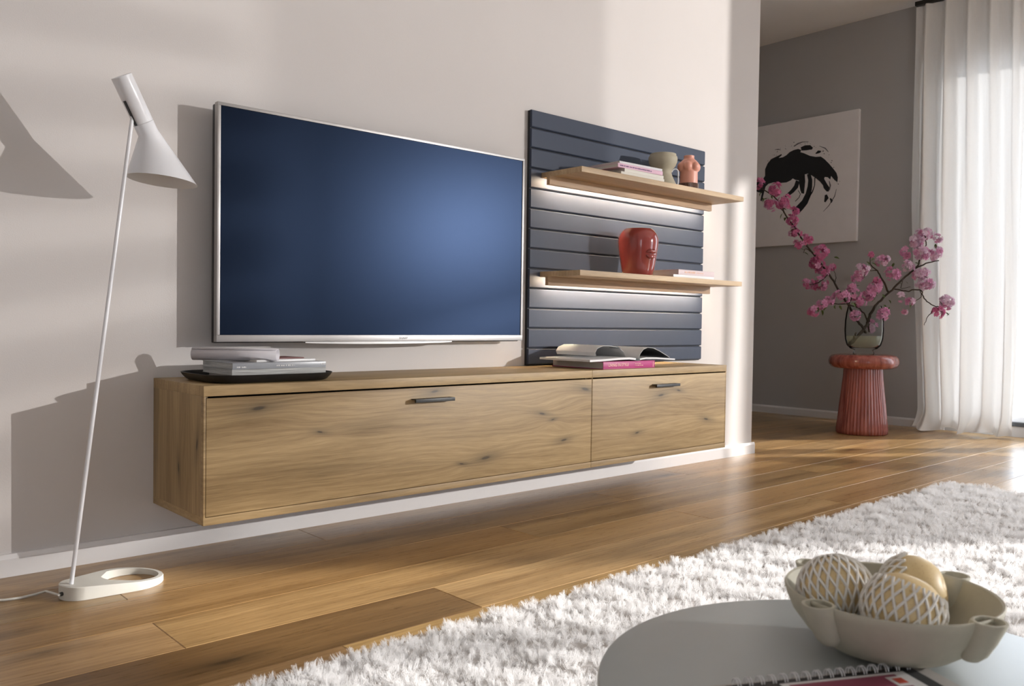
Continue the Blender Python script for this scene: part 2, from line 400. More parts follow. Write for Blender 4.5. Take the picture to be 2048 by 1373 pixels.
# ---------------------------------------------------------------- wall-hung cabinets
CAB_L, CAB_D, ZT, ZB, JX = 2.4, 0.3742, 0.5195, 0.1465, 1.5089
DOOR_KN1 = [(0.155, 0.452, 0.016), (0.345, 0.372, 0.007), (0.98, 0.235, 0.015), (0.875, 0.225, 0.006), (0.76, 0.472, 0.012), (1.245, 0.37, 0.011), (1.36, 0.265, 0.012), (1.47, 0.45, 0.016), (1.30, 0.345, 0.006)]
DOOR_KN2 = [(1.93, 0.405, 0.014), (2.25, 0.285, 0.012), (1.78, 0.26, 0.010), (2.05, 0.42, 0.010)]
def cabinet(name, label, x0, x1, knots, hx, left_end, right_end):
    c = thing(name, label, 'cabinet', (0, 0, 0))
    c.location = (x0, -CAB_D / 2, ZB)
    off = Vector((-x0, CAB_D / 2, -ZB))
    def rb(nm, d, mat, par=c, bev=0.0008):
        o = MB().box(*d).build(nm, mat, par, smooth=0.5, bevel=bev, segs=2)
        if par is c: o.matrix_parent_inverse = Matrix.Translation(off)
        return o
    g = 0.0006
    rb('top_board', (x0 + g, x1 - g, -CAB_D, -0.001, ZT - 0.028, ZT), M['oak_top'])
    rb('bottom_board', (x0 + g, x1 - g, -CAB_D, -0.001, ZB, ZB + 0.0215), M['oak'])
    rb('side_panel', (x0 + g, x0 + 0.019, -CAB_D + 0.019, -0.001, ZB + 0.0215, ZT - 0.028), M['oak_side'])
    rb('side_panel', (x1 - 0.019, x1 - g, -CAB_D + 0.019, -0.001, ZB + 0.0215, ZT - 0.028), M['oak_side'])
    rb('side_edge', (x0 + g, x0 + 0.0065 if left_end else x0 + 0.0015, -CAB_D + 0.0005, -CAB_D + 0.019, ZB + 0.0215, ZT - 0.028), M['oak'])
    rb('side_edge', (x1 - (0.0065 if right_end else 0.0015), x1 - g, -CAB_D + 0.0005, -CAB_D + 0.019, ZB + 0.0215, ZT - 0.028), M['oak'])
    rb('back_panel', (x0 + 0.02, x1 - 0.02, -0.012, -0.002, ZB + 0.022, ZT - 0.028), M['panel_back'])
    dm = oak('oak_front_' + name, 'x', OAK_L, OAK_D, knots=knots, stain=0.35)
    d = rb('door', (x0 + (0.008 if left_end else 0.0028), x1 - (0.008 if right_end else 0.0028), -CAB_D + 0.0004, -CAB_D + 0.0185, ZB + 0.0235, ZT - 0.0335), dm)
    h = MB().box(hx - 0.078, hx + 0.078, -CAB_D - 0.026, -CAB_D - 0.018, 0.441, 0.4525).box(hx - 0.078, hx + 0.078, -CAB_D - 0.018, -CAB_D + 0.002, 0.449, 0.4525)
    h.build('handle', M['black_metal'], d, smooth=0.5, bevel=0.0012)
    return c
cabinet('wall_cabinet', 'long oak wall-hung cabinet with a drop-down front, left of the pair', 0.0, JX, DOOR_KN1, 0.746, True, False)
cabinet('wall_cabinet', 'short oak wall-hung cabinet under the slatted panel, right of the pair', JX, CAB_L, DOOR_KN2, 1.948, False, True)

# ---------------------------------------------------------------- television
tv = thing('television', 'large flat television with silver frame and dark screen mounted on the wall', 'television', (0.78, -0.045, 0.625))
ox, oy, oz = 0.78, -0.045, 0.625
TX0, TX1, TZ0, TZ1, TY = 0.153, 1.402, 0.628, 1.348, -0.092
def tvb(nm, m, mat, bev=0.001, par=tv):
    o = m.build(nm, mat, par, smooth=0.5, bevel=bev)
    if par is tv: o.matrix_parent_inverse = Matrix.Translation((-ox, -oy, -oz))
    return o
m = MB()
m.box(TX0, TX1, TY, TY + 0.022, TZ1 - 0.010, TZ1); m.box(TX0, TX1, TY, TY + 0.022, TZ0, TZ0 + 0.021); m.box(TX0, TX0 + 0.010, TY, TY + 0.022, TZ0 + 0.021, TZ1 - 0.010); m.box(TX1 - 0.010, TX1, TY, TY + 0.022, TZ0 + 0.021, TZ1 - 0.010)
bez = tvb('bezel', m, M['silver'], 0.0012)
tvb('screen', MB().box(TX0 + 0.0105, TX1 - 0.0105, TY + 0.003, TY + 0.012, TZ0 + 0.0215, TZ1 - 0.0105), M['screen'], 0)
tvb('rear_housing', MB().box(TX0 + 0.002, TX1 - 0.002, TY + 0.0225, TY + 0.045, TZ0 - 0.004, TZ1 - 0.002).box(TX0 + 0.15, TX1 - 0.15, TY + 0.045, -0.03, TZ0 + 0.05, TZ1 - 0.12), M['tv_dark'], 0.004)
tvb('wall_bracket', MB().box(0.55, 1.0, -0.03, -0.001, 0.85, 1.15), M['black_metal'], 0.002)
lip = MB(); N = 24
pts = [(0.45 + 0.6 * i / N, -0.0045 - 0.005 * math.sin(PI * i / N) ** 0.6) for i in range(N + 1)]
v = []; f = []
for (x, dz) in pts:
    for yy in (TY + 0.004, TY + 0.02):
        v += [(x, yy, TZ0 - 0.001), (x, yy, TZ0 + dz)]
for i in range(N):
    a, b = 4 * i, 4 * (i + 1)
    f += [(a, b, b + 1, a + 1), (a + 2, a + 3, b + 3, b + 2), (a + 1, b + 1, b + 3, a + 3), (a, a + 2, b + 2, b)]
f += [(0, 1, 3, 2), (4 * N, 4 * N + 2, 4 * N + 3, 4 * N + 1)]
lip.add(v, f); tvb('lower_lip', lip, M['silver'], 0)
rotx = Matrix.Rotation(PI / 2, 4, 'X')
lg = text_mesh('logo', 'SHARP', 0.0105, M['ink'], bez, Matrix.Translation((0.83, TY - 0.0004, TZ0 + 0.0105)) @ rotx, 0.0002, 'CENTER', 1.25)

# ---------------------------------------------------------------- slatted wall panel with two lit shelves
PX0, PX1, PZ1 = 1.499, 2.692, 1.572
pan = thing('slatted_panel', 'slate blue slatted wall panel behind the two lit oak shelves', 'wall panel', (2.1, -0.012, ZT + 0.001))
def pb(nm, m, mat, bev=0.0, smooth=False, par=pan):
    o = m.build(nm, mat, par, smooth=smooth, bevel=bev)
    if par is pan: o.matrix_parent_inverse = Matrix.Translation((-2.1, 0.012, -ZT - 0.001))
    return o
pb('backing_board', MB().box(PX0, PX1, -0.0135, -0.001, ZT + 0.002, PZ1 - 0.001), M['panel_back'])
zz = PZ1; first = True
while zz > ZT + 0.02:
    h = 0.0755 if first else 0.0823; first = False
    z0 = max(zz - h, ZT + 0.002); n = 0
    m = MB()
    prof = [(-0.0135, z0 + 0.0045), (-0.021, z0 + 0.0045), (-0.0255, z0 + 0.0085), (-0.0255, zz - 0.004), (-0.021, zz), (-0.0135, zz)]
    v = [(x, y, z) for x in (PX0 + 0.0002, PX1 - 0.0002) for (y, z) in prof]; k = len(prof)
    m.add(v, [(i, (i + 1) % k, k + (i + 1) % k, k + i) for i in range(k)] + [tuple(range(k)), tuple(range(k, 2 * k))])
    pb('slat', m, M['panel'])
    zz -= h
t = NT('led_strip_glow'); t.set(color=(1, 0.9, 0.75), em=(1.0, 0.82, 0.58), ems=170.0); M['led'] = t.m
def shelf(label, ztop):
    s = thing('wall_shelf', label, 'shelf', (2.12, -0.14, ztop - 0.05), group='lit oak shelves on the slatted panel')
    def sb(nm, d, mat, bev=0.0008):
        o = MB().box(*d).build(nm, mat, s, smooth=0.5, bevel=bev); o.matrix_parent_inverse = Matrix.Translation((-2.12, 0.14, -ztop + 0.05)); return o
    sb('board', (1.556, 2.690, -0.256, -0.0262, ztop - 0.022, ztop), M['shelf_oak'])
    sb('light_pelmet', (1.535, 2.655, -0.098, -0.080, ztop - 0.058, ztop - 0.0225), M['shelf_lip'])
    sb('led_strip', (1.57, 2.64, -0.078, -0.068, ztop - 0.030, ztop - 0.0228), M['led'], 0)
    return s
ZS1, ZS2 = 1.320, 0.911
shelf('upper oak shelf with warm light strip, carrying books, goblet and pink torso vase', ZS1)
shelf('lower oak shelf with warm light strip, carrying the red face vase', ZS2)

# ---------------------------------------------------------------- books
def col_mat(name, c, rough=0.5, **kw): 
    if name not in M: M[name] = plain(name, c, rough, 0.03, **kw)
    return M[name]
t = NT('book_pages'); o = t.obj(); st = t.noise(t.vmath('MULTIPLY', o, (6.0, 6.0, 1400.0)), 1.0, 2)
t.set(color=t.mix(st, (0.46, 0.42, 0.37), (0.80, 0.77, 0.72)), rough=0.8); M['pages'] = t.m
t = NT('grey_magazine_pages'); o = t.obj(); st = t.noise(t.vmath('MULTIPLY', o, (9.0, 9.0, 900.0)), 1.0, 3)
t.set(color=t.ramp(st, [(0.3, (0.20, 0.20, 0.19)), (0.5, (0.44, 0.44, 0.42)), (0.7, (0.66, 0.66, 0.64))]), rough=0.7); M['mag_pages'] = t.m
def book(name, label, cat, w, d, h, cover, loc, rz=0.0, board=0.0025, group=None, pages='pages', spine=None, tilt=0.0):
    """spine faces -y; origin at the front-left bottom corner"""
    b = thing(name, label, cat, loc, rz, group)
    b.rotation_euler = (0, tilt, rz)
    s = 0.0015 if board < 0.002 else 0.003
    MB().box(s, w - s, board, d - s, board, h - board).build('pages', M[pages], b)
    MB().box(0, w, 0, d, 0, board).box(0, w, 0, d, h - board, h).box(0, w, 0, board, board, h - board).build('cover', cover, b, smooth=0.5, bevel=min(0.0006, board * 0.3))
    if spine: rbox('spine_label', (0.0, w, -0.0005, 0.0, h * 0.06, h * 0.94), spine, b, 0)
    return b
def marks(b, x0, x1, z, hh, mat, seed):
    """a line of lettering too small to read, as short printed strokes"""
    r = random.Random(seed); x = x0; m = MB()
    while x < x1:
        w = r.uniform(0.0012, 0.0035)
        m.box(x, x + w, -0.0008, -0.0004, z - hh / 2, z + hh / 2 * r.choice((0.6, 1, 1)))
        x += w + r.choice((0.0012, 0.0012, 0.004))
    o = m.build('spine_lettering', mat, b); o['kind'] = 'stuff'; return o
magenta = col_mat('magenta_cloth', (0.42, 0.016, 0.155), 0.45)
gold = col_mat('gold_print', (0.85, 0.55, 0.42), 0.4)
p0, p1 = Vector((1.595, -0.353, ZT)), Vector((1.918, -0.356, ZT))
lis = book('coffee_table_book', 'thick magenta hardback book lying under the open magazine', 'book', 0.318, 0.285, 0.0295, magenta, (1.597, -0.350, ZT + 0.0003), 0.0)
text_mesh('title', 'LIVING IN STYLE', 0.0165, gold, lis, Matrix.Translation((0.03, -0.0003, 0.0150)) @ rotx, 0.0002, 'LEFT', 1.0)
marks(lis, 0.192, 0.225, 0.0185, 0.003, gold, 3); marks(lis, 0.192, 0.240, 0.0115, 0.003, gold, 4)
rbox('spine_ornament', (0.306, 0.3085, -0.0005, 0, 0.004, 0.025), gold, lis, 0)

# open magazine on the magenta book
white_paper = col_mat('white_paper', (0.72, 0.71, 0.70), 0.35)
black_print = col_mat('black_print', (0.015, 0.015, 0.017), 0.4)
om = thing('open_magazine', 'open magazine with one page curling up, lying on the magenta book', 'magazine', (1.80, -0.21, ZT + 0.0302))
def sheet(nm, prof, y0, y1, mat, th=0.0, par=om, skew=0.0):
    """a sheet swept along y from an (x, z) profile, with thickness th"""
    n = len(prof); v = []
    lo = [(x, z) for x, z in prof]; hi = [(x, z + max(th, 0.0004)) for x, z in prof]
    for y, sk in ((y0, 0), (y1, skew)):
        for x, z in lo: v.append((x + sk, y, z))
        for x, z in hi: v.append((x + sk, y, z))
    f = []
    for i in range(n - 1):
        f += [(i, i + 1, 2 * n + i + 1, 2 * n + i), (n + i, 3 * n + i, 3 * n + i + 1, n + i + 1), (i, n + i, n + i + 1, i + 1), (2 * n + i, 2 * n + i + 1, 3 * n + i + 1, 3 * n + i)]
    f += [(0, 2 * n, 3 * n, n), (n - 1, 2 * n - 1, 4 * n - 1, 3 * n - 1)]
    m = MB(); m.add(v, f); return m.build(nm, mat, par, smooth=0.8)
Y0, Y1 = -0.145, 0.135
sheet('left_pages', [(-0.285, 0.001), (-0.22, 0.002), (-0.12, 0.006), (-0.05, 0.007), (-0.012, 0.003)], Y0, Y1, white_paper, 0.008, skew=-0.0)
sheet('right_pages', [(0.012, 0.003), (0.05, 0.007), (0.12, 0.006), (0.20, 0.001), (0.245, -0.001)], Y0, Y1, white_paper, 0.006)
sheet('spine_fold', [(-0.014, 0.001), (0.0, 0.0002), (0.014, 0.001)], Y0, Y1, black_print, 0.006)
arc = [(0.006 + 0.0 * i, 0.009) for i in range(1)] + [(0.016, 0.030), (0.034, 0.046), (0.062, 0.054), (0.098, 0.051), (0.14, 0.038), (0.18, 0.022), (0.208, 0.010)]
sheet('raised_page', arc, Y0, Y1, white_paper, 0.0012)
sheet('printed_photo', [(x + 0.0006, z - 0.0018) for x, z in arc[1:]], Y0 + 0.001, Y1 - 0.001, black_print, 0.0008)
arc2 = [(-0.003, 0.009), (-0.018, 0.034), (-0.05, 0.052), (-0.10, 0.060), (-0.145, 0.060), (-0.178, 0.050), (-0.192, 0.034), (-0.185, 0.020)]
sheet('curling_page', arc2, Y0 + 0.06, Y1, white_paper, 0.001)
sheet('printed_block', [(-0.040, 0.0475), (-0.06, 0.0545), (-0.078, 0.0575)], Y0 + 0.0592, Y0 + 0.11, black_print, 0.0022)

# books on the upper shelf
cream = col_mat('cream_cover', (0.70, 0.66, 0.58), 0.5)
pinkc = col_mat('pale_pink_spine', (0.72, 0.45, 0.56), 0.5)
greyc = col_mat('white_grey_cover', (0.66, 0.64, 0.65), 0.5)
book('paperback_book', 'cream book at the bottom of the pile on the upper shelf', 'book', 0.285, 0.185, 0.0125, cream, (1.803, -0.246, ZS1 + 0.0004), 0.0, 0.0012)
book('paperback_book', 'cream book in the middle of the pile on the upper shelf', 'book', 0.262, 0.175, 0.0155, cream, (1.828, -0.243, ZS1 + 0.0132), 0.01, 0.0016)
pk = book('hardback_book', 'book with a pale pink lettered spine, second from the top of the shelf pile', 'book', 0.290, 0.195, 0.0170, pinkc, (1.789, -0.240, ZS1 + 0.0290), -0.015, 0.0018)
marks(pk, 0.012, 0.215, 0.0085, 0.0055, col_mat('purple_print', (0.18, 0.07, 0.20)), 8)
book('paperback_book', 'thin white-grey book on the very top of the upper shelf pile', 'book', 0.276, 0.185, 0.0105, greyc, (1.803, -0.236, ZS1 + 0.0463), -0.02, 0.0012)
# books on the lower shelf
rose = col_mat('pale_rose_cover', (0.62, 0.50, 0.50), 0.5)
b1 = book('paperback_book', 'thin white book under the rose one on the lower shelf', 'book', 0.305, 0.20, 0.012, white_paper, (2.165, -0.247, ZS2 + 0.0004), 0.0, 0.0012)
b2 = book('hardback_book', 'pale rose book on top of the thin white one on the lower shelf', 'book', 0.272, 0.195, 0.0235, rose, (2.205, -0.244, ZS2 + 0.0127), 0.0, 0.0024)
marks(b2, 0.045, 0.125, 0.0130, 0.0085, gold, 31)
marks(b2, 0.135, 0.185, 0.0125, 0.0045, gold, 12)

# ---------------------------------------------------------------- goblet, torso vase, red face vase
M['stoneware'] = plain('olive_stoneware', (0.36, 0.32, 0.235), 0.65, 0.08, 60)
M['chrome'] = plain('polished_steel', (0.75, 0.74, 0.74), 0.15, 0.02, metal=1.0)
gx, gy = 2.198, -0.150
gb = thing('goblet', 'olive stoneware goblet with round bowl and white wire handle on the upper shelf', 'goblet', (gx, gy, ZS1 + 0.0005))
MB().lathe([(0.060, 0.0), (0.063, 0.003), (0.063, 0.010), (0.058, 0.020), (0.050, 0.036), (0.043, 0.052), (0.0395, 0.064), (0.0405, 0.074), (0.047, 0.084), (0.057, 0.096), (0.0635, 0.112), (0.0655, 0.126), (0.064, 0.137), (0.0595, 0.141), (0.0590, 0.149), (0.0570, 0.150), (0.0560, 0.146), (0.060, 0.128), (0.052, 0.104), (0.02, 0.092), (0.0, 0.091)], 48).build('body', M['stoneware'], gb, smooth=1.0)
hd = Vector((0.744, -0.668, 0))
lp = [(0.041, 0.070), (0.046, 0.079), (0.053, 0.084), (0.062, 0.084), (0.069, 0.078), (0.071, 0.068), (0.071, 0.030), (0.070, 0.016), (0.066, 0.008), (0.060, 0.006)]
MB().tube([(hd.x * r, hd.y * r, z) for r, z in lp], 0.0026, 8).build('handle', M['white_lacquer'], gb, smooth=1.0)

M['peach'] = plain('peach_ceramic', (0.66, 0.30, 0.22), 0.42, 0.03, 40)
M['brown_ribbed'] = plain('dark_brown_wood', (0.11, 0.05, 0.03), 0.5)
tp = hit(1381, 377, 2, ZS1) + Vector((0.66, 0.75, 0)) * 0.0435; tx, ty = tp.x, tp.y
tb = thing('torso_vase', 'peach ceramic vase with rounded bumps on a ribbed brown foot', 'vase', (tx, ty, ZS1 + 0.0005)); tb.scale = (1.04, 1.04, 1.04)
def torso_rad(a, z): return 1.0
m = MB(); n = 64; v = []; prof = [(0.039, 0.026), (0.039, 0.05), (0.0385, 0.075), (0.039, 0.085), (0.041, 0.095), (0.0415, 0.105), (0.040, 0.115), (0.035, 0.124), (0.028, 0.130), (0.0235, 0.134), (0.0225, 0.140), (0.023, 0.148), (0.021, 0.149), (0.019, 0.145), (0.018, 0.13), (0.0, 0.128)]
bumps = [(math.radians(a_), 0.099, 0.0225) for a_ in (208, 268, 328, 28, 88, 148)]
dense = []
for i in range(len(prof) - 1):
    for k in range(4):
        u = k / 4; dense.append((prof[i][0] * (1 - u) + prof[i + 1][0] * u, prof[i][1] * (1 - u) + prof[i + 1][1] * u))
dense.append(prof[-1])
v = []
for idx, (r, z) in enumerate(dense):
    for i in range(n):
        a = 2 * PI * i / n; rr = r
        if idx < 4 * 11:
            for (ba, bz, br) in bumps:
                da = (a - ba + PI) % (2 * PI) - PI; d = math.hypot(da * 0.041, z - bz)
                if d < br * 1.05: rr = max(rr, 0.029 + math.sqrt(max(0, (br * 1.05) ** 2 - d * d)))
        v.append((rr * math.cos(a), rr * math.sin(a), z))
f = [(j * n + i, j * n + (i + 1) % n, (j + 1) * n + (i + 1) % n, (j + 1) * n + i) for j in range(len(dense) - 1) for i in range(n)]
f.append(tuple(range(n - 1, -1, -1)))
m.add(v, f).build('body', M['peach'], tb, smooth=1.2)
MB().lathe([(0.042, 0.0), (0.0435, 0.002), (0.0435, 0.024), (0.042, 0.0255), (0.0, 0.0255)], 96, rad=lambda a, z: 1 + 0.02 * math.cos(48 * a)).build('ribbed_foot', M['brown_ribbed'], tb, smooth=0.5)

M['red_glaze'] = plain('glossy_red_glaze', (0.30, 0.052, 0.045), 0.14, 0.05, 20, coat=0.4, coatr=0.05)
vx, vy = 2.035, -0.150
fv = thing('face_vase', 'glossy red ceramic vase with moulded lips on the lower shelf', 'vase', (vx, vy, ZS2 + 0.0005))
prof = [(0.060, 0.0), (0.0655, 0.004), (0.072, 0.03), (0.079, 0.07), (0.0855, 0.11), (0.0895, 0.145), (0.089, 0.163), (0.083, 0.182), (0.073, 0.197), (0.064, 0.204), (0.0615, 0.2065), (0.059, 0.205), (0.058, 0.198), (0.074, 0.17), (0.076, 0.12), (0.055, 0.02), (0.0, 0.016)]
MB().lathe(prof, 64).build('body', M['red_glaze'], fv, smooth=1.0)
# lips: two swept lobes on the outer surface, facing front-right
la = math.radians(264)
def surf_r(z):
    for i in range(10):
        if prof[i][1] <= z <= prof[i + 1][1]:
            u = (z - prof[i][1]) / (prof[i + 1][1] - prof[i][1]); return prof[i][0] * (1 - u) + prof[i + 1][0] * u
    return 0.08
for sgn, zc, nm in ((1, 0.1000, 'upper_lip'), (-1, 0.0870, 'lower_lip')):
    path = []; rad = []
    for i in range(15):
        u = i / 14 * 2 - 1
        z = zc + (0.0065 * (1 - u * u) - (0.004 * math.exp(-(u * 5) ** 2)) if sgn > 0 else -0.006 * (1 - u * u)) - 0.0035 * u * u * sgn * 0.4
        a = la + u * 0.34; r = surf_r(z) + 0.001
        path.append((r * math.cos(a), r * math.sin(a), z)); rad.append(0.0012 + 0.0095 * (1 - u * u) ** 0.75 * (1 - (0.22 * math.exp(-(u * 6) ** 2) if sgn > 0 else 0)))
    MB().tube(path, rad, 10).build(nm, M['red_glaze'], fv, smooth=1.2)

# ---------------------------------------------------------------- tray and magazines on the long cabinet
def rounded_rect(w, d, r, n=8):
    pts = []
    for cx, cy, a0 in ((w / 2 - r, d / 2 - r, 0), (-w / 2 + r, d / 2 - r, PI / 2), (-w / 2 + r, -d / 2 + r, PI), (w / 2 - r, -d / 2 + r, 1.5 * PI)):
        for i in range(n + 1):
            a = a0 + PI / 2 * i / n; pts.append((cx + r * math.cos(a), cy + r * math.sin(a)))
    return pts
M['black_tray'] = plain('matt_black_metal', (0.010, 0.010, 0.010), 0.42)
trx, try_ = 0.232, -0.205
tr_ = thing('tray', 'black oval metal tray under the pile of magazines', 'tray', (trx, try_, ZT + 0.0004))
loops = [(0.345, 0.260, 0.065, 0.0), (0.366, 0.276, 0.072, 0.004), (0.388, 0.298, 0.082, 0.016), (0.398, 0.306, 0.088, 0.0235), (0.394, 0.302, 0.086, 0.0240), (0.382, 0.292, 0.080, 0.016), (0.358, 0.270, 0.070, 0.0055), (0.335, 0.250, 0.062, 0.0035)]
m = MB(); v = []; n = None
for (w, d, r, z) in loops:
    pts = rounded_rect(w, d, r, 10); n = len(pts); v += [(x, y, z) for x, y in pts]
f = [(j * n + i, j * n + (i + 1) % n, (j + 1) * n + (i + 1) % n, (j + 1) * n + i) for j in range(len(loops) - 1) for i in range(n)]
f += [tuple(range(n - 1, -1, -1)), tuple(range((len(loops) - 1) * n, len(loops) * n))]
m.add(v, f).build('dish', M['black_tray'], tr_, smooth=0.9)
TZB = ZT + 0.0044
silver_cov = col_mat('grey_magazine_cover', (0.30, 0.31, 0.33), 0.3)
pale_cov = col_mat('pale_magazine_cover', (0.62, 0.62, 0.61), 0.35)
bluew = col_mat('bluish_white_cover', (0.60, 0.64, 0.70), 0.35)
mx0 = hit(463, 746, 1, -0.297).x
book('magazine', 'thin white magazine at the very bottom of the pile in the tray', 'magazine', 0.205, 0.17, 0.007, bluew, (mx0 + 0.062, -0.297, TZB), 0.02, 0.0007)
mg = book('magazine', 'white magazine with dark spine marks, second from bottom in the tray', 'magazine', 0.255, 0.19, 0.0085, pale_cov, (mx0 + 0.014, -0.302, TZB + 0.0073), 0.015, 0.0007)
for xa, xb in ((0.068, 0.074), (0.110, 0.116)): rbox('spine_mark', (xa, xb, -0.0005, 0.0, 0.0005, 0.0080), M['ink'], mg, 0)
rbox('spine_photo', (0.145, 0.262, -0.0004, 0.0, 0.0008, 0.0078), col_mat('blue_grey_print', (0.16, 0.20, 0.27)), mg, 0)
book('magazine', 'thick grey magazine with loose page edges in the middle of the tray pile', 'magazine', 0.292, 0.212, 0.0165, M['mag_pages'], (mx0 - 0.002, -0.305, TZB + 0.0161), -0.01, 0.0006, pages='mag_pages')
gm = book('magazine', 'thick magazine with a slate grey lettered spine in the tray pile', 'magazine', 0.292, 0.212, 0.0175, silver_cov, (mx0, -0.304, TZB + 0.0329), 0.0, 0.0009, pages='mag_pages')
marks(gm, 0.012, 0.040, 0.006, 0.004, white_paper, 21); marks(gm, 0.132, 0.192, 0.0085, 0.004, white_paper, 22); marks(gm, 0.276, 0.288, 0.010, 0.004, white_paper, 23)
bk = book('magazine', 'white magazine lying askew on top of the tray pile beside the rolled one', 'magazine', 0.20, 0.15, 0.0058, white_paper, (mx0 + 0.085, -0.275, TZB + 0.0507), 0.10, 0.0007)
bk2 = book('brochure', 'thin brochure with a dark red back on the tray pile behind the roll', 'brochure', 0.17, 0.10, 0.0032, col_mat('dark_red_print', (0.16, 0.05, 0.045)), (mx0 + 0.098, -0.245, TZB + 0.0567), 0.16, 0.0007)
# rolled magazine
ra, rb_ = hit(386, 708, 1, -0.11), hit(555.5, 711, 1, -0.285)
ra.z = rb_.z = 0
rdir = (rb_ - ra); rl = rdir.length
roll = thing('rolled_magazine', 'rolled-up pale magazine lying on top of the tray pile', 'magazine', (ra.x, ra.y, TZB + 0.0512), math.atan2(rdir.y, rdir.x))
R0 = 0.0195
m = MB(); nt = 44; v = []
for xx in (0.0, rl):
    for i in range(nt):
        a = -1.2 + i / (nt - 1) * 2 * PI * 1.55; r = R0 - 0.0022 * (1 - i / (nt - 1)) * 1.6
        v.append((xx, r * math.cos(a), R0 + r * math.sin(a)))
f = [(i, i + 1, nt + i + 1, nt + i) for i in range(nt - 1)]
m.add(v, f); ro = m.build('rolled_sheets', col_mat('lilac_grey_paper', (0.60, 0.57, 0.59), 0.45), roll, smooth=1.5)
sm = ro.modifiers.new('thickness', 'SOLIDIFY'); sm.thickness = 0.0007

# ---------------------------------------------------------------- floor lamp
LA = math.radians(14)
foot = hit(142, 1172, 2, 0.03)
lu = Vector((math.cos(LA), math.sin(LA), 0)); ln = Vector((-math.sin(LA), math.cos(LA), 0))
lamp = thing('floor_lamp', 'white metal floor lamp with slanted stem, cone shade and ring base', 'floor lamp', (foot.x, foot.y, 0.0005), LA)
def L(px, py):
    """pixel to the lamp's own (u, z) in the vertical plane of its stem"""
    p = hit_plane(px, py, foot, ln); d = p - Vector((foot.x, foot.y, 0)); return Vector((d.dot(lu), 0, d.z))
# base: teardrop hull with a round hole, thinning to the right
c1, r1, c2, r2, c3, r3 = 0.028, 0.052, 0.150, 0.088, 0.157, 0.070
th = math.acos((r1 - r2) / (c2 - c1))
outl = []
NN = 40
for i in range(NN):
    a = th + (2 * PI - 2 * th) * i / (NN - 1); outl.append((c1 + r1 * math.cos(a), r1 * math.sin(a)))
for i in range(NN):
    a = -th + 2 * th * i / (NN - 1); outl.append((c2 + r2 * math.cos(a), r2 * math.sin(a)))
n = len(outl)
hole = []
for (x, y) in outl:
    a = math.atan2(y, x - c3); hole.append((c3 + r3 * math.cos(a), r3 * math.sin(a)))
def base_h(x): return 0.036 - (x + 0.03) / 0.27 * 0.023
v = [(x, y, 0) for x, y in outl] + [(x, y, base_h(x) - 0.002) for x, y in outl] + [(c3 + (x - c3) * 0.985, y * 0.985, base_h(x)) for x, y in outl] + [(x, y, base_h(x)) for x, y in hole] + [(x, y, 0) for x, y in hole]
f = []
for k in range(5):
    for i in range(n):
        j = (i + 1) % n; f.append((k * n + i, k * n + j, ((k + 1) % 5) * n + j, ((k + 1) % 5) * n + i))
m = MB(); m.add(v, f); M['lamp_base'] = plain('off_white_cast_metal', (0.66, 0.64, 0.58), 0.45, 0.05)
m.build('base', M['lamp_base'], lamp, smooth=0.6)
rt = L(265, 232)
MB().tube([(0, 0, 0.028), tuple(rt)], 0.0052, 14).build('stem', M['white_lacquer'], lamp, smooth=1.0)
A, B = L(242.5, 152), L(286.5, 246)
ax = (B - A).normalized(); pr = Vector((ax.z, 0, -ax.x))
if pr.x < 0: pr = -pr
RC = 0.0262
def ring(c, r, n=40): return [c + (pr * math.cos(2 * PI * i / n) + Vector((0, 1, 0)) * math.sin(2 * PI * i / n)) * r for i in range(n)]
def loft(rings, cap0=False, cap1=False):
    n = len(rings[0]); m = MB(); v = [p for r in rings for p in r]
    f = [(j * n + i, j * n + (i + 1) % n, (j + 1) * n + (i + 1) % n, (j + 1) * n + i) for j in range(len(rings) - 1) for i in range(n)]
    if cap0: f.append(tuple(range(n - 1, -1, -1)))
    if cap1: f.append(tuple(range((len(rings) - 1) * n, len(rings) * n)))
    return m.add(v, f)
head = loft([ring(A, RC * 0.965), ring(A + ax * 0.0012, RC), ring(B - ax * 0.0006, RC), ring(B, RC * 0.985)], True, True).build('socket_tube', M['white_lacquer'], lamp, smooth=0.6)
# dark slot where the stem enters the tube
rdir_ = -pr
s0, s1 = A + ax * ((B - A).length * 0.47), A + ax * ((B - A).length * 1.0)
m = MB(); v = []
for c in (s0, s1):
    for a in (-0.23, -0.1, 0.1, 0.23):
        d = rdir_ * math.cos(a) + Vector((0, -1, 0)) * math.sin(a + 0.12)
        v.append(c + d * (RC + 0.0005))
f = [(i, i + 1, 5 + i, 4 + i) for i in range(3)]
m.add(v, f).build('slot', M['tv_dark'], head)
CL, CR = L(260.5, 347), L(384.5, 378)
cm_ = (CL + CR) / 2; half = (CR - CL) / 2
N2 = 40
Bn = B + ax * 0.028
end = [cm_ + half * math.cos(2 * PI * i / N2) + Vector((0, 1, 0)) * (0.082 * math.sin(2 * PI * i / N2)) for i in range(N2)]
r_a, r_b = ring(B + ax * 0.0006, RC * 0.985), ring(Bn, RC)
def blend(u): return [p * (1 - u) + q * u for p, q in zip(r_b, end)]
outer = loft([r_a, ring(B + ax * 0.0014, RC), r_b] + [blend(u) for u in (0.25, 0.5, 0.75, 1.0)])
sh = outer.build('shade', M['white_lacquer'], lamp, smooth=0.9)
inner_rings = [[cm_ + (p - cm_) * 0.985 for p in end]] + [[c + (p - c) * 0.93 for p in r] for r, c in ((blend(0.75), sum(blend(0.75), Vector()) / N2), (blend(0.4), sum(blend(0.4), Vector()) / N2), (r_b, Bn))]
loft([end] + inner_rings, False, True).build('shade_inside', M['lamp_inner'], sh, smooth=0.9)
bc = cm_ * 0.45 + Bn * 0.55
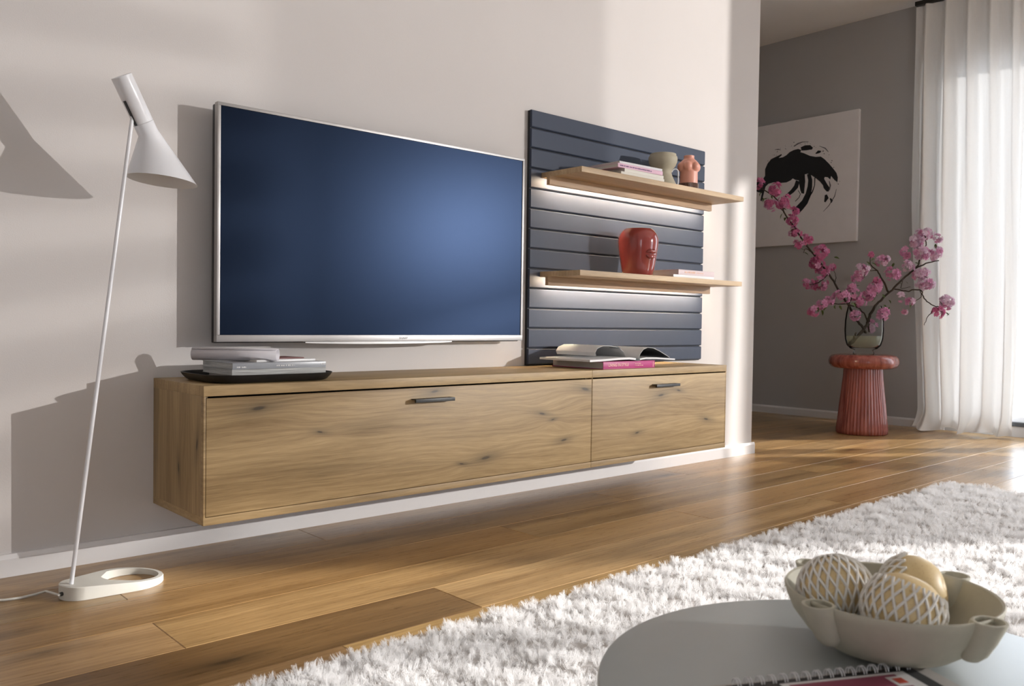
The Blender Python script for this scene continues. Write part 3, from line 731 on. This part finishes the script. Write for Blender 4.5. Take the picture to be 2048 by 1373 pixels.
MB().lathe([(0.0, -0.03), (0.014, -0.026), (0.022, -0.012), (0.022, 0.002), (0.014, 0.02), (0.010, 0.03), (0.0, 0.03)], 20, tuple(bc)).build('bulb', plain('frosted_bulb', (0.85, 0.84, 0.82), 0.3), sh, smooth=1.0)
# cable out of the foot to the left
inv = Matrix.Rotation(-LA, 3, 'Z')
def loc_floor(px, py, z=0.0035):
    p = hit(px, py, 2, z) - Vector((foot.x, foot.y, 0)); return inv @ p
cpts = [(-0.020, -0.004, 0.016), (-0.032, -0.004, 0.015)] + [tuple(loc_floor(x, y)) for x, y in ((92, 1188), (70, 1190), (40, 1197), (10, 1201), (-40, 1203), (-90, 1195))]
for i in range(2, len(cpts)): cpts[i] = (cpts[i][0], cpts[i][1], 0.009 if i == 2 else 0.0035)
MB().tube(cpts, 0.003, 8).build('cable', M['lamp_base'], lamp, smooth=1.0)
MB().tube([(-0.022, -0.004, 0.016), (-0.029, -0.004, 0.0155)], 0.005, 10).build('cable_grommet', M['black_metal'], lamp, smooth=1.0)

# ---------------------------------------------------------------- painting on the far wall
PXW = XF - 0.03
g = lambda px, py: hit(px, py, 0, PXW)
pt = thing('painting', 'square white canvas with black abstract brush strokes on the grey wall', 'painting', (PXW + 0.015, 0.89, 1.334))
def pp(nm, m, mat, bev=0, smooth=False):
    o = m.build(nm, mat, pt, smooth=smooth, bevel=bev, fix=True); o.matrix_parent_inverse = Matrix.Translation((-PXW - 0.015, -0.89, -1.334)); return o
M['canvas'] = plain('white_canvas', (0.86, 0.82, 0.81), 0.8, 0.05, 8, bump=0.1)
M['black_paint'] = plain('black_acrylic', (0.012, 0.012, 0.014), 0.4, 0.3, 25)
M['grey_paint'] = plain('thin_grey_paint', (0.16, 0.15, 0.155), 0.6, 0.3, 60)
pp('canvas', MB().box(PXW, PXW + 0.029, 0.412, 1.385, 1.334, 2.305), M['canvas'], 0.004)
ZP = lambda a, b: (1515 + a / 6.867, 250 + b / 6.867)
def poly(nm, pts, mat, th=0.0012):
    P = [g(*ZP(a, b)) for a, b in pts]; m = MB(); n = len(P)
    m.add([(PXW - th, p.y, p.z) for p in P] + [(PXW - 0.0001, p.y, p.z) for p in P], [tuple(range(n))] + [(i, (i + 1) % n, n + (i + 1) % n, n + i) for i in range(n)])
    return pp(nm, m, mat)
def stroke(nm, pts, wid, mat, th=0.0016):
    n = len(pts); L_, R_ = [], []
    for i, (a, b) in enumerate(pts):
        a0, b0 = pts[max(0, i - 1)]; a1, b1 = pts[min(n - 1, i + 1)]; d = math.hypot(a1 - a0, b1 - b0); nx, ny = -(b1 - b0) / d, (a1 - a0) / d
        w = wid[i] / 2 if hasattr(wid, '__len__') else wid / 2
        L_.append((a + nx * w, b + ny * w)); R_.append((a - nx * w, b - ny * w))
    return poly(nm, L_ + R_[::-1], mat, th)
poly('brush_stroke', [(-60, 900), (-40, 760), (60, 770), (105, 700), (105, 610), (140, 530), (190, 470), (240, 445), (330, 402), (335, 415), (290, 455), (350, 445), (400, 415), (440, 375), (500, 345), (560, 330), (600, 345), (590, 375), (640, 390), (720, 425), (800, 440), (870, 435), (920, 470), (980, 530), (1040, 600), (1085, 660), (1103, 720), (1098, 785), (1060, 760), (1010, 700), (1000, 750), (965, 720), (925, 715), (915, 740), (960, 820), (990, 860), (980, 915), (950, 915), (910, 870), (900, 830), (860, 780), (800, 730), (730, 685), (690, 670), (650, 680), (655, 780), (645, 880), (640, 945), (605, 940), (590, 900), (575, 820), (570, 765), (520, 755), (485, 735), (460, 760), (400, 790), (300, 800), (220, 790), (150, 810), (110, 850), (60, 1050), (40, 1040), (60, 940)], M['black_paint'])
stroke('brush_stroke', [(705, 675), (725, 760), (720, 850), (700, 950), (650, 1060), (590, 1130), (540, 1180), (500, 1210)], [50, 55, 62, 75, 85, 92, 95, 80], M['black_paint'])
stroke('brush_stroke', [(555, 770), (530, 850), (480, 910), (420, 960), (380, 985)], [55, 58, 50, 40, 14], M['black_paint'])
stroke('brush_stroke', [(600, 330), (660, 315), (720, 310), (755, 325)], [45, 70, 65, 30], M['black_paint'])
stroke('brush_stroke', [(790, 720), (785, 830), (755, 920), (700, 1000)], [12, 10, 14, 20], M['black_paint'])
stroke('brush_stroke', [(560, 900), (590, 950), (570, 1000), (520, 1050)], 8, M['black_paint'])
stroke('brush_stroke', [(940, 960), (950, 1000), (925, 1060)], [30, 55, 20], M['black_paint'])
stroke('brush_stroke', [(1000, 1010), (1020, 1040), (1010, 1070)], [16, 34, 14], M['black_paint'])
stroke('brush_stroke', [(800, 395), (840, 370), (870, 365)], [12, 40, 20], M['black_paint'])
stroke('dry_brush_mark', [(500, 295), (560, 255), (620, 235), (700, 232)], [14, 16, 10, 6], M['grey_paint'])
stroke('dry_brush_mark', [(850, 290), (930, 320), (975, 370)], [4, 14, 5], M['grey_paint'])
stroke('dry_brush_mark', [(985, 770), (1000, 830), (990, 900)], [6, 20, 6], M['grey_paint'])
stroke('dry_brush_mark', [(240, 340), (290, 335), (320, 345)], [5, 12, 5], M['grey_paint'])
stroke('dry_brush_mark', [(1085, 880), (1060, 980), (980, 1110), (905, 1190)], [4, 10, 8, 4], M['grey_paint'])
rr = random.Random(5)
for i in range(46):
    a = rr.uniform(-2.7, 0.15); q = rr.gauss(1.0, 0.045)
    cx, cy = 600 + 500 * q * math.cos(a), 760 + 500 * q * math.sin(a); s = rr.uniform(3, 9)
    poly('paint_speck', [(cx + s * rr.uniform(0.6, 1.3) * math.cos(k * PI / 3), cy + s * 0.7 * rr.uniform(0.6, 1.3) * math.sin(k * PI / 3)) for k in range(6)], M['grey_paint'] if i % 2 else M['black_paint'], 0.0008)

# ---------------------------------------------------------------- stool, glass vase, blossom branches
SP = Vector((4.56, 0.03, 0))
t = NT('terracotta_glaze'); o = t.obj(); f1 = t.noise(t.vmath('MULTIPLY', o, (40.0, 40.0, 3.0)), 1.0, 3)
t.set(color=t.ramp(f1, [(0.3, (0.19, 0.040, 0.030)), (0.7, (0.40, 0.115, 0.085))]), rough=0.2, coat=0.3, coatr=0.08); M['terracotta'] = t.m
st_ = thing('stool', 'glazed terracotta red stool with fluted foot and round top', 'stool', (SP.x, SP.y, 0.0006))
leg_p = [(0.15, 0.0), (0.157, 0.006), (0.158, 0.03), (0.152, 0.08), (0.142, 0.18), (0.131, 0.28), (0.122, 0.37), (0.118, 0.44)]
MB().lathe(leg_p, 264, rad=lambda a, z: 1 + 0.017 * math.cos(44 * a)).build('fluted_foot', M['terracotta'], st_, smooth=0.9)
MB().lathe([(0.10, 0.428), (0.17, 0.428), (0.198, 0.436), (0.214, 0.456), (0.217, 0.476), (0.211, 0.500), (0.196, 0.514), (0.17, 0.5195), (0.0, 0.5195)], 72).build('seat', M['terracotta'], st_, smooth=0.9)
t = NT('clear_glass')
tr = t.n('ShaderNodeBsdfTransparent'); tr.inputs[0].default_value = (0.93, 0.95, 0.945, 1); gl = t.n('ShaderNodeBsdfGlossy'); gl.inputs['Roughness'].default_value = 0.03
fr_ = t.n('ShaderNodeLayerWeight'); fr_.inputs['Blend'].default_value = 0.07; mx = t.n('ShaderNodeMixShader')
t.t.links.new(fr_.outputs['Fresnel'], mx.inputs[0]); t.t.links.new(tr.outputs[0], mx.inputs[1]); t.t.links.new(gl.outputs[0], mx.inputs[2]); t.t.links.new(mx.outputs[0], t.out.inputs[0]); M['glass'] = t.m
t = NT('cloudy_water'); t.set(color=(0.80, 0.77, 0.62), rough=0.05, ior=1.33, trans=0.75); M['water'] = t.m
gv = thing('glass_vase', 'clear glass vase half filled with water on the terracotta stool', 'vase', (SP.x + 0.012, SP.y + 0.006, 0.5205))
MB().lathe([(0.062, 0.0), (0.066, 0.004), (0.064, 0.014), (0.058, 0.022), (0.062, 0.030), (0.085, 0.038), (0.106, 0.060), (0.117, 0.100), (0.121, 0.160), (0.119, 0.220), (0.112, 0.275), (0.103, 0.318), (0.1005, 0.319), (0.1095, 0.274), (0.1165, 0.219), (0.1185, 0.160), (0.1145, 0.101), (0.104, 0.064), (0.08, 0.043), (0.0, 0.041)], 56).build('glass_body', M['glass'], gv, smooth=1.0)
MB().lathe([(0.0, 0.0425), (0.079, 0.0445), (0.1030, 0.0655), (0.1130, 0.100), (0.1150, 0.122), (0.0, 0.122)], 48).build('water', M['water'], gv, smooth=0.6)

fdir = Vector((FWD.x, FWD.y, 0)).normalized()
def B3(a, b, dep=0.0):
    """pixel of the enlarged blossom view to a point at the stool's distance (plus dep)"""
    return hit_plane(1500 + a / 3.521, 330 + b / 3.521, SP + fdir * dep, FWD)
M['bark'] = plain('dark_bark', (0.045, 0.032, 0.022), 0.8, 0.3, 80, bump=0.4)
M['leaf'] = plain('young_green_leaf', (0.07, 0.11, 0.025), 0.5, 0.3, 40)
def petal_mat(name, c0, c1):
    t = NT(name); inf = t.n('ShaderNodeObjectInfo').outputs; f = t.noise(t.obj(), 60, 2)
    c = t.mix(f, c0, c1); c = t.mix(t.math('MULTIPLY', inf['Random'], 0.55), c, tuple(min(1, x * 1.35 + 0.04) for x in c1))
    df = t.n('ShaderNodeBsdfDiffuse'); tl = t.n('ShaderNodeBsdfTranslucent'); ms = t.n('ShaderNodeMixShader'); ms.inputs[0].default_value = 0.35
    t.put(df.inputs[0], c); t.put(tl.inputs[0], c)
    t.t.links.new(df.outputs[0], ms.inputs[1]); t.t.links.new(tl.outputs[0], ms.inputs[2]); t.t.links.new(ms.outputs[0], t.out.inputs[0]); return t.m
M['petal_dark'] = petal_mat('deep_pink_petal', (0.48, 0.08, 0.20), (0.74, 0.27, 0.45))
M['petal_mid'] = petal_mat('rose_pink_petal', (0.60, 0.19, 0.36), (0.80, 0.44, 0.61))
M['petal_light'] = petal_mat('pale_pink_petal', (0.68, 0.37, 0.54), (0.86, 0.67, 0.78))
M['stamen'] = plain('stamen_yellow', (0.6, 0.45, 0.2), 0.7)
def blossom_mesh(name, mat, seed, R=0.024):
    r = random.Random(seed); m = MB()
    for layer, (cnt, rad, lift) in enumerate(((6, R, 0.05), (5, R * 0.8, 0.45), (4, R * 0.5, 0.95))):
        for k in range(cnt):
            a = 2 * PI * k / cnt + layer * 0.5 + r.uniform(-0.15, 0.15); l = rad * r.uniform(0.88, 1.12); w = l * 0.40; el = lift + r.uniform(-0.15, 0.2)
            ca, sa = math.cos(a), math.sin(a); v = []
            for (u, s) in ((0.05, 0.0), (0.45, -0.8), (0.55, 0.0), (0.45, 0.8), (0.88, -0.75), (1.0, 0.0), (0.88, 0.75)):
                rr_ = l * u * math.cos(el * (0.6 + 0.5 * u)); zz_ = l * u * math.sin(el * (0.6 + 0.5 * u)) + (0.0035 if s else 0) * u * 1.2
                x, y = rr_, s * w * (0.75 if u < 0.5 else 1)
                v.append((x * ca - y * sa, x * sa + y * ca, zz_))
            m.add(v, [(0, 1, 2), (0, 2, 3), (1, 4, 5, 2), (2, 5, 6, 3)])
    return m.mesh(name, mat, smooth=1.5, fix=False)
BM = {k: [blossom_mesh('blossom', M['petal_' + k], s + i, 0.0195 + 0.002 * i) for i in range(3)] for k, s in (('dark', 1), ('mid', 10), ('light', 20))}
lf = MB(); lf.add([(0, 0, 0), (0.012, -0.007, 0.003), (0.013, 0, 0), (0.012, 0.007, 0.003), (0.024, -0.006, 0.002), (0.026, 0, -0.002), (0.024, 0.006, 0.002), (0.038, 0, -0.006)], [(0, 1, 2), (0, 2, 3), (1, 4, 5, 2), (2, 5, 6, 3), (4, 7, 5), (5, 7, 6)])
LEAF = lf.mesh('leaf', M['leaf'], smooth=1.5, fix=False)
rb2 = random.Random(23)
def smooth_path(pts, n=5):
    out = []
    for i in range(len(pts) - 1):
        p0, p1, p2, p3 = pts[max(i - 1, 0)], pts[i], pts[i + 1], pts[min(i + 2, len(pts) - 1)]
        for k in range(n):
            u = k / n; out.append(0.5 * ((2 * p1) + (p2 - p0) * u + (2 * p0 - 5 * p1 + 4 * p2 - p3) * u * u + (3 * p1 - p0 - 3 * p2 + p3) * u ** 3))
    out.append(pts[-1]); return out
def branch(label, stems, clusters, leaves):
    base = stems[0][0][0]
    o3 = B3(*base)
    b = thing('blossom_branch', label, 'branch', tuple(o3), 0, 'blossom branches in the glass vase')
    first = True
    for pts, r0, r1 in stems:
        P = smooth_path([B3(*p) - o3 for p in pts]); n = len(P)
        P = [p + Vector((rb2.gauss(0, 0.002), rb2.gauss(0, 0.002), rb2.gauss(0, 0.002))) if 0 < i < n - 1 else p for i, p in enumerate(P)]
        MB().tube(P, [r0 + (r1 - r0) * i / (n - 1) for i in range(n)], 7).build('stem' if first else 'twig', M['bark'], b, smooth=1.0); first = False
    for (a, c, rad, kind, dep) in clusters:
        cen = B3(a, c, dep) - o3; R = rad / 3.521 * 5.61 / F_PX
        cnt = max(3, int(round((rad / 10.6) ** 1.72)))
        for i in range(cnt):
            while True:
                d = Vector((rb2.uniform(-1, 1), rb2.uniform(-1, 1), rb2.uniform(-1, 1)))
                if 0.05 < d.length < 1: break
            kk = kind if rb2.random() < 0.75 else 'mid'
            o = link('blossom', rb2.choice(BM[kk]), b, loc=cen + d * R * 0.82)
            dirv = (d.normalized() + Vector((-0.35, -0.45, 0.1)) * 0.9).normalized()
            o.rotation_euler = dirv.to_track_quat('Z', 'X').to_euler(); o.rotation_euler.rotate_axis('Z', rb2.uniform(0, 6))
            s = rb2.uniform(0.8, 1.15); o.scale = (s, s, s)
    for (a, c, dep) in leaves:
        o = link('leaf', LEAF, b, loc=B3(a, c, dep) - o3)
        o.rotation_euler = (rb2.uniform(-0.8, 0.8), rb2.uniform(0.1, 1.1), rb2.uniform(0, 6.28)); s = rb2.uniform(0.7, 1.25); o.scale = (s, s, s)
branch('long arching branch of deep pink blossom reaching left towards the painting',
       [([(812, 1185, 0.0), (790, 1140, 0.0), (755, 1098, 0.01), (700, 1000, 0.03), (632, 890, 0.05), (555, 770, 0.07), (430, 610, 0.06), (320, 450, 0.05), (250, 350, 0.04), (185, 240, 0.03), (70, 160, 0.02), (-30, 110, 0.0)], 0.009, 0.003),
        ([(600, 830, 0.06), (605, 790, 0.05), (590, 740, 0.05), (600, 710, 0.05)], 0.003, 0.0015), ([(250, 345, 0.04), (220, 310, 0.02), (215, 290, 0.02)], 0.003, 0.0015), ([(430, 610, 0.06), (390, 590, 0.05), (375, 620, 0.05)], 0.003, 0.0015), ([(555, 770, 0.07), (480, 830, 0.05), (400, 845, 0.04)], 0.004, 0.002)],
       [(65, 130, 48, 'dark', 0.02), (0, 90, 55, 'dark', 0.0), (180, 170, 55, 'dark', 0.02), (150, 280, 52, 'dark', 0.02), (240, 260, 58, 'dark', 0.03), (305, 330, 36, 'dark', 0.04), (298, 395, 46, 'dark', 0.04), (320, 475, 46, 'dark', 0.05), (400, 525, 40, 'dark', 0.05), (340, 560, 38, 'dark', 0.05), (500, 620, 60, 'dark', 0.06), (475, 690, 60, 'dark', 0.06), (510, 745, 44, 'dark', 0.06), (585, 720, 24, 'dark', 0.05), (410, 840, 46, 'dark', 0.04), (490, 835, 66, 'dark', 0.05)],
       [(150, 215, 0.02), (130, 235, 0.02), (230, 340, 0.03), (215, 310, 0.03), (375, 615, 0.05), (350, 590, 0.05), (90, 230, 0.0), (80, 190, 0.02), (590, 650, 0.05), (520, 700, 0.03), (250, 370, 0.03), (320, 450, 0.03), (370, 520, 0.03)])
branch('thick branch of pale pink blossom rising right in front of the curtain',
       [([(690, 1270, -0.03), (745, 1225, -0.02), (800, 1160, 0.0), (835, 1100, 0.0), (862, 1025, 0.0), (905, 970, -0.01), (1000, 880, -0.03), (1080, 800, -0.04), (1160, 730, -0.05), (1215, 640, -0.06), (1240, 560, -0.06), (1230, 490, -0.06)], 0.012, 0.003),
        ([(1160, 730, -0.05), (1240, 695, -0.07), (1330, 675, -0.08)], 0.006, 0.003), ([(975, 895, -0.02), (940, 820, -0.02), (895, 745, -0.03), (850, 700, -0.03), (850, 640, -0.03)], 0.007, 0.002), ([(895, 745, -0.03), (830, 750, -0.03), (800, 800, -0.03)], 0.003, 0.0015),
        ([(1010, 872, -0.03), (1100, 890, -0.05), (1195, 880, -0.07), (1225, 940, -0.08), (1285, 990, -0.09), (1340, 1000, -0.1)], 0.005, 0.003), ([(1195, 880, -0.07), (1205, 930, -0.07), (1140, 975, -0.06)], 0.003, 0.0015), ([(1285, 1030, -0.09), (1245, 1080, -0.09), (1228, 1130, -0.09)], 0.003, 0.0015), ([(745, 1225, -0.02), (740, 1195, -0.03), (750, 1185, -0.03)], 0.006, 0.004), ([(1080, 800, -0.04), (1060, 870, -0.04), (1130, 860, -0.05)], 0.003, 0.0015)],
       [(1000, 770, 58, 'mid', -0.04), (1100, 615, 42, 'mid', -0.05), (1170, 540, 50, 'light', -0.06), (1215, 490, 56, 'light', -0.06), (1262, 480, 40, 'light', -0.06), (1318, 512, 32, 'light', -0.07), (1205, 620, 64, 'light', -0.07), (1305, 625, 56, 'light', -0.07), (1110, 715, 48, 'light', -0.06), (1205, 765, 62, 'light', -0.06), (1250, 840, 56, 'light', -0.07), (1190, 830, 44, 'light', -0.07), (1070, 935, 30, 'light', -0.05), (1130, 960, 26, 'light', -0.06), (1390, 970, 60, 'light', -0.1), (1320, 1035, 46, 'dark', -0.1), (1090, 1022, 24, 'light', -0.06), (940, 1050, 44, 'mid', -0.08), (930, 672, 52, 'light', -0.04), (790, 735, 56, 'light', -0.04), (765, 785, 44, 'mid', -0.03), (895, 815, 22, 'dark', -0.04), (850, 630, 14, 'dark', -0.03), (855, 1140, 42, 'light', 0.06), (885, 870, 60, 'mid', -0.03), (845, 920, 55, 'mid', -0.04)],
       [(1260, 620, -0.08), (1250, 650, -0.08), (1305, 555, -0.08), (1160, 690, -0.08), (1095, 820, -0.06), (1040, 825, -0.06), (1110, 915, -0.06), (975, 950, -0.05), (930, 910, -0.05), (890, 940, -0.05), (940, 985, -0.06), (985, 1000, -0.06), (1150, 970, -0.07), (1375, 1040, -0.11), (1410, 1045, -0.11), (855, 690, -0.05), (880, 660, -0.04), (1015, 690, -0.04), (820, 680, -0.04), (1220, 785, -0.09), (900, 900, -0.02), (870, 905, -0.02), (1330, 960, -0.1)])
branch('low short branch of pink blossom leaning left over the vase rim',
       [([(840, 1175, 0.02), (830, 1110, 0.0), (790, 1030, -0.03), (700, 985, -0.05), (600, 980, -0.06), (520, 985, -0.06), (450, 1015, -0.07)], 0.006, 0.0025), ([(700, 985, -0.05), (720, 920, -0.05), (720, 860, -0.05)], 0.004, 0.002)],
       [(450, 1030, 44, 'dark', -0.07), (505, 980, 42, 'mid', -0.07), (560, 960, 36, 'mid', -0.07), (645, 930, 62, 'mid', -0.06), (735, 905, 60, 'mid', -0.05), (720, 855, 30, 'mid', -0.05), (785, 965, 42, 'mid', -0.05), (740, 1060, 40, 'mid', -0.05)],
       [(505, 1020, -0.09), (545, 1000, -0.09), (600, 985, -0.08), (630, 990, -0.08), (545, 935, -0.07), (690, 880, -0.06), (740, 970, -0.07), (775, 850, -0.05), (710, 970, -0.07), (480, 1000, -0.09)])

# ---------------------------------------------------------------- shag rug
RX0, RX1, RY0, RY1 = -0.75, 3.02, -3.3, -1.10
t = NT('white_wool_pile'); inf = t.n('ShaderNodeHairInfo').outputs
wc = t.mix(inf['Random'], (0.90, 0.89, 0.885), (0.97, 0.968, 0.965))
df = t.n('ShaderNodeBsdfDiffuse'); tl = t.n('ShaderNodeBsdfTranslucent'); ms = t.n('ShaderNodeMixShader'); ms.inputs[0].default_value = 0.42
t.put(df.inputs[0], wc); t.put(tl.inputs[0], wc)
t.t.links.new(df.outputs[0], ms.inputs[1]); t.t.links.new(tl.outputs[0], ms.inputs[2]); t.t.links.new(ms.outputs[0], t.out.inputs[0]); M['wool'] = t.m
rr = random.Random(3)
NXg, NYg = 190, 110
def rug_pt(u, w):
    x = RX0 + (RX1 - RX0) * u; y = RY0 + (RY1 - RY0) * w
    e = min(u, 1 - u, (w), (1 - w))
    # softly irregular outline
    if w > 0.97: y += 0.006 * math.sin(x * 9) + 0.004 * math.sin(x * 31)
    if u > 0.97: x += 0.01 * math.sin(y * 7); 
    z = 0.020 + 0.007 * math.sin(x * 21 + 3 * math.sin(y * 13)) * math.sin(y * 24 + 2 * math.sin(x * 17)) + 0.004 * math.sin(x * 47 + y * 31)
    if min(u * 3.8, (1 - u) * 3.8, w * 2.2, (1 - w) * 2.2) < 0.02: z = 0.004
    return (x, y, max(0.003, z))
rug = MB().grid(rug_pt, NXg, NYg).build('rug', M['wool'], smooth=3.0, fix=False)
tag(rug, 'white shaggy long-pile rug on the oak floor', 'rug'); rug['kind'] = 'stuff'
pm = rug.modifiers.new('pile', 'PARTICLE_SYSTEM'); ps = rug.particle_systems[0].settings
ps.type = 'HAIR'; ps.count = 90000; ps.use_advanced_hair = True
ps.emit_from = 'FACE'; ps.distribution = 'RAND'; ps.use_even_distribution = True
ps.hair_length = 0.013; ps.brownian_factor = 0.0; ps.factor_random = 0.0026; ps.hair_step = 3
ps.child_type = 'SIMPLE'; ps.child_percent = 9; ps.rendered_child_count = 12; ps.child_radius = 0.005; ps.child_roundness = 0.7
ps.clump_factor = 0.35; ps.clump_shape = 0.2; ps.roughness_1 = 0.003; ps.roughness_1_size = 0.02; ps.roughness_endpoint = 0.005; ps.roughness_2 = 0.002
ps.root_radius = 1.0; ps.tip_radius = 0.35; ps.radius_scale = 0.0007
ps.render_step = 3; ps.display_step = 2

# ---------------------------------------------------------------- round coffee table
TC = Vector((0.032, -2.1726)); TZ = 0.30
M['table_top'] = plain('grey_green_lacquer', (0.40, 0.43, 0.425), 0.35, 0.03)
M['table_edge'] = plain('dark_table_steel', (0.05, 0.05, 0.05), 0.4)
ct = thing('coffee_table', 'round grey lacquered coffee table standing on the white rug', 'coffee table', (TC.x, TC.y, 0.031))
MB().lathe([(0.0, 0.0), (0.300, 0.0), (0.309, 0.003), (0.3115, 0.008), (0.3115, 0.014), (0.3095, 0.0175), (0.306, 0.0185), (0.0, 0.0185)], 96, (0, 0, TZ - 0.0495)).build('table_top', M['table_top'], ct, smooth=0.7)
MB().lathe([(0.02, 0.03), (0.02, 0.247), (0.05, 0.2505)], 24).build('column', M['table_edge'], ct, smooth=0.7)
MB().lathe([(0.17, 0.0), (0.172, 0.006), (0.16, 0.012), (0.03, 0.018), (0.02, 0.03)], 48).build('base_plate', M['table_edge'], ct, smooth=0.7)

# ---------------------------------------------------------------- bowl with candle cups
M['bowl'] = plain('sand_grey_stoneware', (0.54, 0.515, 0.41), 0.6, 0.07, 90, bump=0.05)
BC = Vector((0.149, -2.129, TZ + 0.0004))
bw = thing('bowl', 'sand-coloured stoneware bowl with four candle cups on the round table', 'bowl', tuple(BC))
prof = [(0.045, 0.0), (0.052, 0.001), (0.075, 0.010), (0.098, 0.027), (0.114, 0.048), (0.122, 0.066), (0.1245, 0.0755), (0.1235, 0.0775), (0.1205, 0.0765), (0.117, 0.066), (0.108, 0.049), (0.092, 0.031), (0.070, 0.015), (0.045, 0.008), (0.0, 0.007)]
MB().lathe(prof, 80).build('bowl_body', M['bowl'], bw, smooth=0.9)
for px, py in ((0.025, -2.101), (0.118, -2.256), (0.272, -2.157), (0.18, -2.002)):
    d = Vector((px - BC.x, py - BC.y, 0)); d.normalize(); cx, cy = d.x * 0.1285, d.y * 0.1285
    cup = MB().lathe([(0.003, 0.026), (0.009, 0.028), (0.0145, 0.036), (0.0175, 0.052), (0.0190, 0.077), (0.0183, 0.0785), (0.0155, 0.0785), (0.0150, 0.077), (0.0142, 0.060), (0.0, 0.058)], 28)
    cup.v = [(x + d.x * (0.1275 - 0.42 * max(0, 0.0785 - z)), y + d.y * (0.1275 - 0.42 * max(0, 0.0785 - z)), z) for x, y, z in cup.v]
    cup.build('candle_cup', M['bowl'], bw, smooth=0.9)

# ---------------------------------------------------------------- wrapped pears
t = NT('pale_pear_skin'); f1 = t.noise(t.obj(), 30, 4); f2 = t.noise(t.obj(), 500, 2)
t.set(color=t.mix(t.ramp(f2, [(0.62, 0.0), (0.72, 1.0)]), t.mix(f1, (0.72, 0.52, 0.24), (0.80, 0.64, 0.36)), (0.55, 0.36, 0.16)), rough=0.45, sss=0.0); M['pear'] = t.m
M['foam'] = plain('white_foam_net', (0.80, 0.78, 0.73), 0.7, 0.03)
def pear(label, loc, axis, R, v0, v1, nl=20, twist=1.15):
    p = thing('wrapped_pear', label, 'pear', loc, 0, 'foam-wrapped pears in the bowl')
    q = Vector(axis).to_track_quat('Z', 'Y'); p.rotation_euler = q.to_euler()
    def prf(u):   # u 0..1 from bottom pole to top pole
        a = PI * u; r = R * math.sin(a); z = -R * 0.94 * math.cos(a)
        if u > 0.85: z -= R * 0.20 * ((u - 0.85) / 0.15) ** 2
        if u < 0.12: z += R * 0.08 * ((0.12 - u) / 0.12) ** 2
        return r, z
    MB().lathe([(max(prf(i / 26)[0], 0.0), prf(i / 26)[1]) for i in range(27)], 36).build('fruit', M['pear'], p, smooth=1.5)
    MB().tube([(0, 0, prf(1.0)[1] - 0.001), (0.0005, 0.0005, prf(1.0)[1] + 0.004)], [0.0022, 0.0014], 8).build('stalk_stub', M['bark'], p, smooth=1.0)
    m = MB(); NS = 22
    for s in (-1, 1):
        for k in range(nl):
            a0 = 2 * PI * k / nl; path = []
            for i in range(NS + 1):
                u = v0 + (v1 - v0) * i / NS; r, z = prf(u); a = a0 + s * twist * (i / NS); e = 1.035 + 0.02 * max(0, i - NS + 2)
                path.append((r * e * math.cos(a), r * e * math.sin(a), z * 1.035 + 0.002 * max(0, i - NS + 1)))
            m.tube(path, 0.0017, 5)
    net = m.build('foam_net', M['foam'], p, smooth=1.2); return p
pear('pear fully wrapped in white foam netting at the left side of the bowl', (0.108, -2.0794, 0.3725), (0.35, 0.45, 0.75), 0.0445, 0.06, 0.97, 24, 1.0)
pear('pear in white foam netting at the front of the bowl, bare stalk end showing', (0.0916, -2.1697, 0.3748), (0.45, -0.10, 0.85), 0.0445, 0.05, 0.70, 22, 0.95)
pear('pear at the back right of the bowl with netting slipped to one side', (0.2093, -2.1316, 0.3662), (0.30, -0.85, 0.30), 0.0430, 0.04, 0.52, 22, 0.85)

# ---------------------------------------------------------------- notebook and papers at the table's front
nbz = TZ + 0.0005
s0, s1 = hit(1456, 1367, 2, TZ + 0.006), hit(1800, 1332, 2, TZ + 0.006)
dx = (s1 - s0); ang = math.atan2(dx.y, dx.x); ln_ = Vector((dx.x, dx.y)).length
paper_grey = col_mat('grey_card', (0.40, 0.37, 0.345), 0.6)
fl = book('brochure', 'grey card folder under the spiral notebook on the round table', 'folder', 0.30, 0.21, 0.0022, paper_grey, (0, 0, 0), ang, 0.0006)
pfl = Vector((s0.x, s0.y)) + Vector((math.cos(ang), math.sin(ang))) * -0.045 + Vector((-math.sin(ang), math.cos(ang))) * -0.206
fl.location = (pfl.x, pfl.y, nbz)
nb = thing('spiral_notebook', 'spiral-bound notebook with red and white cover on the round table', 'notebook', (s0.x + 0.005 * math.sin(ang), s0.y - 0.005 * math.cos(ang), nbz + 0.0024), ang)
rbox('pages', (-0.008, ln_ + 0.006, -0.20, -0.004, 0.0, 0.0035), white_paper, nb, 0.0005)
rbox('cover', (-0.008, ln_ + 0.006, -0.20, -0.004, 0.0036, 0.0046), M['ink'], nb, 0.0003)
crimson = col_mat('crimson_print', (0.26, 0.055, 0.095), 0.5)
rbox('printed_card', (0.052, ln_ - 0.012, -0.17, -0.014, 0.0047, 0.0052), white_paper, nb, 0)
rbox('printed_panel', (0.060, ln_ - 0.028, -0.165, -0.020, 0.0053, 0.0056), crimson, nb, 0)
rbox('printed_motif', (ln_ - 0.045, ln_ - 0.022, -0.05, -0.026, 0.0057, 0.0060), white_paper, nb, 0)
rbox('printed_motif', (ln_ - 0.040, ln_ - 0.028, -0.044, -0.031, 0.0061, 0.0063), col_mat('orange_red_print', (0.6, 0.09, 0.05)), nb, 0)
nc = 16
for i in range(nc):
    x = 0.004 + (ln_ - 0.006) * i / (nc - 1)
    m = MB()
    for off in (0.0, 0.0032):
        m.tube([(x + off, -0.0035 + 0.0068 * math.cos(a), 0.0040 + 0.0068 * math.sin(a)) for a in [(-0.55 + k * (PI + 1.1) / 12) for k in range(13)]], 0.00065, 6)
    m.build('coil', M['white_lacquer'], nb, smooth=1.0)
